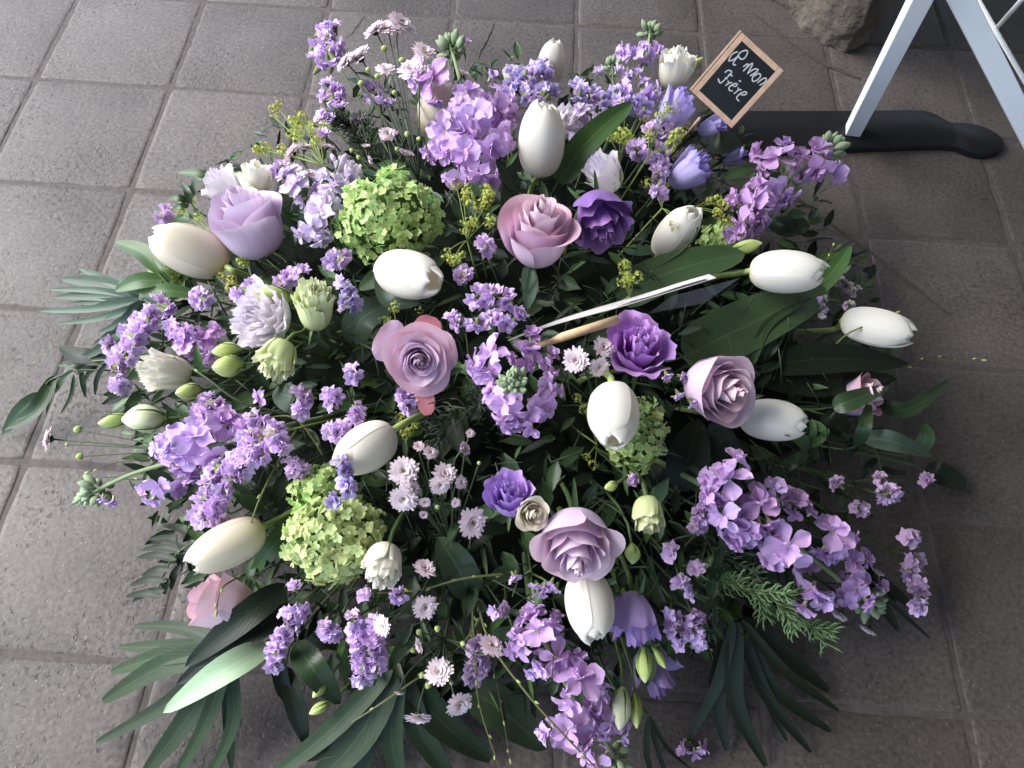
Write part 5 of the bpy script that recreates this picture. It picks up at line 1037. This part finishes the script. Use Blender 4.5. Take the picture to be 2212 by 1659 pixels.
# ---- background foliage too dense to count
def filler():
    rg = random.Random(77); mb = MB()
    for q in range(3400):
        a = rg.uniform(0, 6.283); rr = math.sqrt(rg.random())*.86; x = 1090+960*rr*math.cos(a); y = 815+800*rr*math.sin(a)
        top = hh(x, y); h = max(.008, top*rg.uniform(.35, .9)-.012)
        p = P(x, y, h); out = Vector((p.x-.0, p.y-.62, 0)); out = out.normalized() if out.length > 1e-5 else Vector((1, 0, 0))
        d = (out*rg.uniform(.1, 1)+Vector((rg.uniform(-1, 1), rg.uniform(-1, 1), rg.uniform(-.1, .9)))*.8).normalized()
        L = rg.uniform(.02, .055)*(1-.35*rr); wd = L*rg.choice([.14, .3, .42, .5]); nn = Vector((rg.uniform(-.6, .6), rg.uniform(-.6, .6), 1)).normalized()
        s = d.cross(nn).normalized(); up = s.cross(d)
        V = []; U = []
        for v, wv in ((0, .15), (.3, .9), (.65, .85), (1, .04)):
            for k in (-1, 0, 1):
                V.append(p+d*L*v+s*k*wd*.5*wv+up*(abs(k)*wd*.15-L*.25*v*v)); U.append((k*.5+.5, v))
        if min(v.z for v in V) < .002: V = [Vector((v.x, v.y, max(.002, v.z))) for v in V]
        mb.add(V, gridF(3, 4), U, rg.choice([0, 1, 1, 2, 3, 4]))
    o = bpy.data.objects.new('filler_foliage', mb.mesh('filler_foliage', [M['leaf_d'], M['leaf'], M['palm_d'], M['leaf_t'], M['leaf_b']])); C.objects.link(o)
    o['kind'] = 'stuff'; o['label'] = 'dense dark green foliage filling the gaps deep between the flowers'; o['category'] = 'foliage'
    mb = MB()
    for q in range(800):
        a = rg.uniform(0, 6.283); rr = math.sqrt(rg.random())*.74; x = 1090+960*rr*math.cos(a); y = 815+800*rr*math.sin(a)
        h = max(.01, hh(x, y)*rg.uniform(.6, .95)-.01); p = P(x, y, h); d = Vector((rg.uniform(-1, 1), rg.uniform(-1, 1), rg.uniform(0, 1.2))).normalized()*rg.uniform(.02, .06)
        mb.add(*tube_data([p, p+d*.5+Vector((0, 0, .004)), p+d], rg.choice([.0005, .0008, .0011]), 4))
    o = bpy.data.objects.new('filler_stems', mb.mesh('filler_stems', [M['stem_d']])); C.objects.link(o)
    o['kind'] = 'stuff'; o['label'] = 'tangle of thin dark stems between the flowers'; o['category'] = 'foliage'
filler()
# ---- fallen floret on the tiles
ft = thing('fallen_floret', 'single pink purple stock floret fallen on the tiles at the bottom right', 'fallen flower', P(1497, 1622, .004))
rgf = random.Random(4)
for x, y, a, tl in ((1480, 1618, 170, 10), (1512, 1615, 10, 15), (1500, 1622, -80, 30)): floret(ft, P(x, y, .014), axis_of(x, y, a, tl), .013, 'stock_m', rgf, False, .5)
V, Fs, U = tube_data([P(1492, 1604, .012), P(1487, 1596, .008), P(1478, 1598, .003)], .0018, 6); part('stem', mesh('stem', V, Fs, [M['stem_l']], U), ft)
# ================================================================ CHALKBOARD
def zpx(X, Y): return ((1700+X/6.38)/1.1573, (60+Y/6.38)/1.1573)
def box(mb, M4, x0, x1, y0, y1, z0, z1, m=0):
    V = [M4 @ Vector((x, y, z)) for z in (z0, z1) for y in (y0, y1) for x in (x0, x1)]
    mb.add(V, [(0, 2, 3, 1), (4, 5, 7, 6), (0, 1, 5, 4), (2, 6, 7, 3), (0, 4, 6, 2), (1, 3, 7, 5)], None, m)
def bevelbox(name, M4, x0, x1, y0, y1, z0, z1, mat, b=.0006):
    import bmesh
    bm = bmesh.new(); bmesh.ops.create_cube(bm, size=1)
    for v in bm.verts: v.co = Vector(((x0+x1)/2+v.co.x*(x1-x0), (y0+y1)/2+v.co.y*(y1-y0), (z0+z1)/2+v.co.z*(z1-z0)))
    bmesh.ops.bevel(bm, geom=bm.edges[:], offset=b, segments=2, affect='EDGES', profile=.6)
    me = bpy.data.meshes.new(name); bm.to_mesh(me); bm.free(); me.materials.append(mat); me.transform(M4)
    return me
Hs = .255; ctr, dtt = PD(*zpx(905, 915), Hs); kS = dtt/F; zl = lambda v: v/6.38/1.1573*kS
sw, shh = zl(890), zl(1110)
r = ray(*zpx(905, 915)).normalized(); n_ = (-r+RT*-.10+UP*.05).normalized()
xd = RT*math.cos(R_(-42.5))+UP*math.sin(R_(-42.5)); xd = (xd-n_*xd.dot(n_)).normalized(); yd = n_.cross(xd)
SM = Matrix(((xd.x, yd.x, n_.x, ctr.x), (xd.y, yd.y, n_.y, ctr.y), (xd.z, yd.z, n_.z, ctr.z), (0, 0, 0, 1)))
bt = thing('chalkboard_sign', 'mini chalkboard in a light wooden frame reading A mon frère on a stick', 'chalkboard', P(1470, 300, .12))
fw = zl(88); th = .004
def sp_(name, a, lab=None): return part(name, bevelbox(name, SM, *a[:-1], a[-1]), bt, label=lab)
sp_('board', (-sw/2+fw*.8, sw/2-fw*.8, -shh/2+fw*.8, shh/2-fw*.8, -.0015, .0015, M['slate']))
for a in ((-sw/2, -sw/2+fw, -shh/2, shh/2), (sw/2-fw, sw/2, -shh/2, shh/2), (-sw/2+fw+.0002, sw/2-fw-.0002, shh/2-fw, shh/2), (-sw/2+fw+.0002, sw/2-fw-.0002, -shh/2, -shh/2+fw)):
    sp_('frame_bar', (*a, -th/2, th/2, M['wood']))
sp_('backing_strip', (-sw/2-.0045, -sw/2-.0012, -shh/2, shh/2+.001, -.006, .001, M['wood']), 'second thin wooden strip along the left edge')
V, Fs, U = tube_data([P(1512, 255, Hs-.012), P(1500, 270, .22), P(1470, 310, .12)], .0024, 8); part('stick', mesh('stick', V, Fs, [M['wood']], U), bt)
ST = [[(765, 620), (800, 540), (850, 500), (905, 485)], [(765, 625), (830, 610), (900, 560), (940, 500), (1000, 470), (1050, 475), (1050, 530), (1010, 590), (960, 600), (920, 555)], [(925, 545), (870, 610), (845, 660), (860, 690), (890, 680)],
      [(1005, 720), (1060, 680), (1085, 690), (1060, 730), (1010, 790)], [(1010, 790), (1080, 720), (1140, 670), (1145, 700), (1080, 830)], [(1080, 830), (1180, 760), (1240, 770), (1220, 800), (1125, 865)],
      [(1230, 800), (1175, 870), (1165, 930), (1200, 950), (1270, 905), (1290, 855), (1250, 830), (1195, 870)], [(1250, 975), (1330, 910), (1380, 910), (1370, 960), (1285, 1015)],
      [(720, 805), (760, 770), (810, 775), (825, 810), (740, 900), (690, 950), (650, 960), (620, 890)], [(785, 830), (850, 860)], [(730, 880), (770, 905)],
      [(780, 930), (790, 965), (745, 1010)], [(775, 985), (810, 965), (850, 962)], [(850, 1000), (905, 1025), (935, 990), (890, 980), (820, 1020), (805, 1060), (830, 1090), (870, 1090)], [(955, 930), (988, 950)],
      [(950, 1040), (955, 1080), (890, 1140)], [(940, 1095), (970, 1078), (1010, 1075)], [(1000, 1150), (1060, 1160), (1095, 1130), (1060, 1110), (990, 1140), (940, 1200), (960, 1240), (985, 1255)]]
mb = MB(); Ax = np.array([[697, 605], [745, -900]]).T; Ai = np.linalg.inv(Ax)
for s in ST:
    pts = []
    for X, Y in s:
        u, v = Ai @ (np.array([X-190-8, Y-1090])); pts.append(SM @ Vector(((u-.5)*sw, (v-.5)*shh, .0018)))
    pts = smooth_path(pts, 4); n = len(pts); rr = zl(10.5)
    V = []; 
    for i, p in enumerate(pts):
        t_ = (pts[min(i+1, n-1)]-pts[max(i-1, 0)]).normalized(); s_ = t_.cross(n_).normalized()
        V += [p-s_*rr+n_*.0001, p+n_*.0004, p+s_*rr+n_*.0001]
    mb.add(V, gridF(3, n))
part('chalk_lettering', mb.mesh('chalk_lettering', [M['chalk']]), bt, label='white handwriting A mon frère')
# ================================================================ CARD WITH PEG
ch = .31
cA, cB = P(1100, 734, .30), P(1560, 600, .30)
def cardmesh(pts, hgt, thk, mat, name, up):
    mb = MB(); n = len(pts); V = []
    for i, p in enumerate(pts):
        tp = min(1, .06+i/(n*.45))
        for (a, b) in ((0, 0), (1, 0), (1, 1), (0, 1)): V.append(p+up*hgt*(1-(1-a)*tp)+SID*thk*b)
    Fs = []
    for i in range(n-1):
        for k in range(4): Fs.append((i*4+k, i*4+(k+1) % 4, (i+1)*4+(k+1) % 4, (i+1)*4+k))
    Fs += [(3, 2, 1, 0), ((n-1)*4, (n-1)*4+1, (n-1)*4+2, (n-1)*4+3)]
    mb.add(V, Fs); return mb.mesh(name, [mat], False)
rc = ray(1320, 670).normalized(); dirc = (cB-cA).normalized(); SID = dirc.cross(rc).normalized()
upc = (-rc*.97+SID*-.13).normalized()
ct = thing('message_card', 'white folded card seen edge on, held up by a wooden peg stick in the middle', 'card', P(1180, 720, .2))
cp = smooth_path([P(1098, 735, .275), P(1200, 700, .277), P(1330, 665, .279), P(1440, 632, .281), P(1545, 600, .283)], 4)
part('card_sheet', cardmesh([p-upc*.045 for p in cp], .05, .0007, M['card'], 'card_sheet', upc), ct)
cp2 = smooth_path([P(1320, 661, .282), P(1400, 641, .283), P(1470, 618, .285), P(1525, 602, .287)], 4)
part('card_sheet', cardmesh([p-upc*.028 for p in cp2], .03, .0007, M['card'], 'card_sheet', upc), ct, label='upper loose sheet of the card')
V, Fs, U = tube_data([P(1130, 754, .25), P(1190, 738, .27), P(1215, 728, .283), P(1335, 690, .290)], [.0030, .0034, .0052, .0052], 14); part('peg_stick', mesh('peg_stick', V, Fs, [M['peg']], U), ct)
m, t, b, out = newmat('clear_sleeve'); b.inputs['Transmission Weight'].default_value = .0; b.inputs['Alpha'].default_value = .22; b.inputs['Roughness'].default_value = .15; b.inputs['Base Color'].default_value = (.7, .72, .74, 1); M['sleeve'] = m
V = [P(1450, 640, .268), P(1600, 600, .262), P(1520, 655, .25), P(1400, 678, .256)]
part('clear_sleeve', mesh('clear_sleeve', V, [(0, 1, 2, 3)], [M['sleeve']], smooth=False), ct)
# ================================================================ WHITE STAND, BLACK FOOT, STONE
def beam(name, a, b, w_, mat, hint, bev=.0015, d=None):
    z = (b-a).normalized(); x = hint-z*hint.dot(z); x.normalize(); y = z.cross(x); L = (b-a).length; d = d or w_
    M4 = Matrix(((x.x, y.x, z.x, a.x), (x.y, y.y, z.y, a.y), (x.z, y.z, z.z, a.z), (0, 0, 0, 1)))
    return bevelbox(name, M4, -w_/2, w_/2, -d/2, d/2, 0, L, mat, bev)
fa = P(1842, 283, .012); apex = P(2022, -70, .42)
st = thing('display_stand', 'white painted A shaped stand with wire lattice at the top right', 'stand', P(2100, 350, 0))
part('leg', beam('leg', fa, apex, .026, M['white'], Vector((-1, 0, .2))), st)
fb = P(2330, 500, .012); part('leg', beam('leg', fb, P(2034, -85, .40), .029, M['white'], Vector((-1, .1, .3)), d=.026), st)
rail = [P(2095, -30, .34), P(2358, 425, .10)]
part('wire_rail', mesh('wire_rail', *tube_data(rail, .0035, 8)[:2], [M['white']]), st)
for i in range(4):
    f = .19+.22*i; a = rail[0]+(rail[1]-rail[0])*f+Vector((0, 0, .006)); b_ = a+(P(2215, -40, .42)-P(2140, 48, .30))*1.6
    part('wire', mesh('wire', *tube_data([a-(b_-a)*.03, b_], .0032, 8)[:2], [M['white']]), st)
# black foot bar
y0 = P(1700, 290, .0); 
kt = thing('black_foot_bar', 'matt black bar with a rounded end lying on the tiles behind the stand leg', 'black base', P(1900, 290, 0))
def slab(name, outline, h, mat, bev=.006):
    n = len(outline); V = []; 
    ctrp = sum((P(x, y, 0) for x, y in outline), Vector())/n
    for z, s in ((.0005, 1), (h-bev, 1), (h-bev*.3, 1-.012), (h, 1-.035)):
        for x, y in outline: p = P(x, y, 0); q = ctrp+(p-ctrp)*s; V.append(Vector((q.x, q.y, z)))
    Fs = [(k*n+i, k*n+(i+1) % n, (k+1)*n+(i+1) % n, (k+1)*n+i) for k in range(3) for i in range(n)]+[tuple(3*n+i for i in range(n))]
    return mesh(name, V, Fs, [mat])
out_ = [(1500, 300), (1500, 252), (1600, 250), (1750, 250), (1880, 249), (1970, 248), (2000, 251), (2025, 262), (2050, 275), (2085, 277), (2120, 284), (2150, 300), (2162, 318), (2155, 334), (2130, 343), (2098, 342), (2075, 334), (2050, 326), (2000, 325), (1850, 330), (1700, 336), (1560, 340)]
def dense(o):
    q = smooth_path([Vector((a, b, 0)) for a, b in o+[o[0]]], 4); return [(v.x, v.y) for v in q[:-1]]
part('bar', slab('bar', dense(out_), .013, M['black'], .006), kt)
# stone
m, t, b, out = newmat('rough_stone'); L = t.links
tc = N(t, 'ShaderNodeTexCoord'); nz = N(t, 'ShaderNodeTexNoise'); nz.inputs['Scale'].default_value = 9; nz.inputs['Detail'].default_value = 10; nz.inputs['Roughness'].default_value = .7; L.new(tc.outputs['Object'], nz.inputs[0])
rp = ramp(t, [(.3, srgb('#39322b')), (.55, srgb('#635a50')), (.75, srgb('#887967'))], nz.outputs[0]); L.new(rp.outputs[0], b.inputs['Base Color']); b.inputs['Roughness'].default_value = .9
n2 = N(t, 'ShaderNodeTexNoise'); n2.inputs['Scale'].default_value = 60; n2.inputs['Detail'].default_value = 6; L.new(tc.outputs['Object'], n2.inputs[0])
bp = N(t, 'ShaderNodeBump'); bp.inputs['Strength'].default_value = .8; bp.inputs['Distance'].default_value = .012; L.new(n2.outputs[0], bp.inputs['Height']); L.new(bp.outputs[0], b.inputs['Normal']); M['stone'] = m
def stone():
    from mathutils import noise
    base_o = [(1560, -190), (1610, -60), (1665, 5), (1735, 62), (1785, 105), (1828, 126), (1866, 110), (1886, 60), (1897, 0), (1935, -90), (1960, -190)]
    W = [P(x, y, 0) for x, y in base_o]; back = [Vector((W[-1].x, W[-1].y+.25, 0)), Vector((W[0].x-.05, W[0].y+.25, 0))]
    poly = W+back; pp = []
    for i in range(len(poly)):
        a, b2 = poly[i], poly[(i+1) % len(poly)]
        for k in range(8): pp.append(a+(b2-a)*(k/8))
    n = len(pp); ct_ = sum(pp, Vector())/n; V = []; zs = [0, .015, .03, .05, .08, .11, .14, .18, .22, .26, .31, .36, .4]
    for zi, z in enumerate(zs):
        sh = 1-.06*(z/.4)**1.5-(.02 if zi == 0 else 0)
        for p in pp:
            q = ct_+(p-ct_)*sh; q = Vector((q.x, q.y, z)); dn = noise.fractal(q*16, 1.0, 2.0, 5)*.016+noise.noise(q*45)*.005; o_ = (q-Vector((ct_.x, ct_.y, z))).normalized(); V.append(q+o_*dn)
    Fs = [(k*n+i, k*n+(i+1) % n, (k+1)*n+(i+1) % n, (k+1)*n+i) for k in range(len(zs)-1) for i in range(n)]+[tuple((len(zs)-1)*n+i for i in range(n))]
    t_ = thing('stone_block', 'rough grey brown stone block standing on the tiles at the top right', 'stone', ct_); part('rock', mesh('rock', V, Fs, [M['stone']]), t_)
stone()
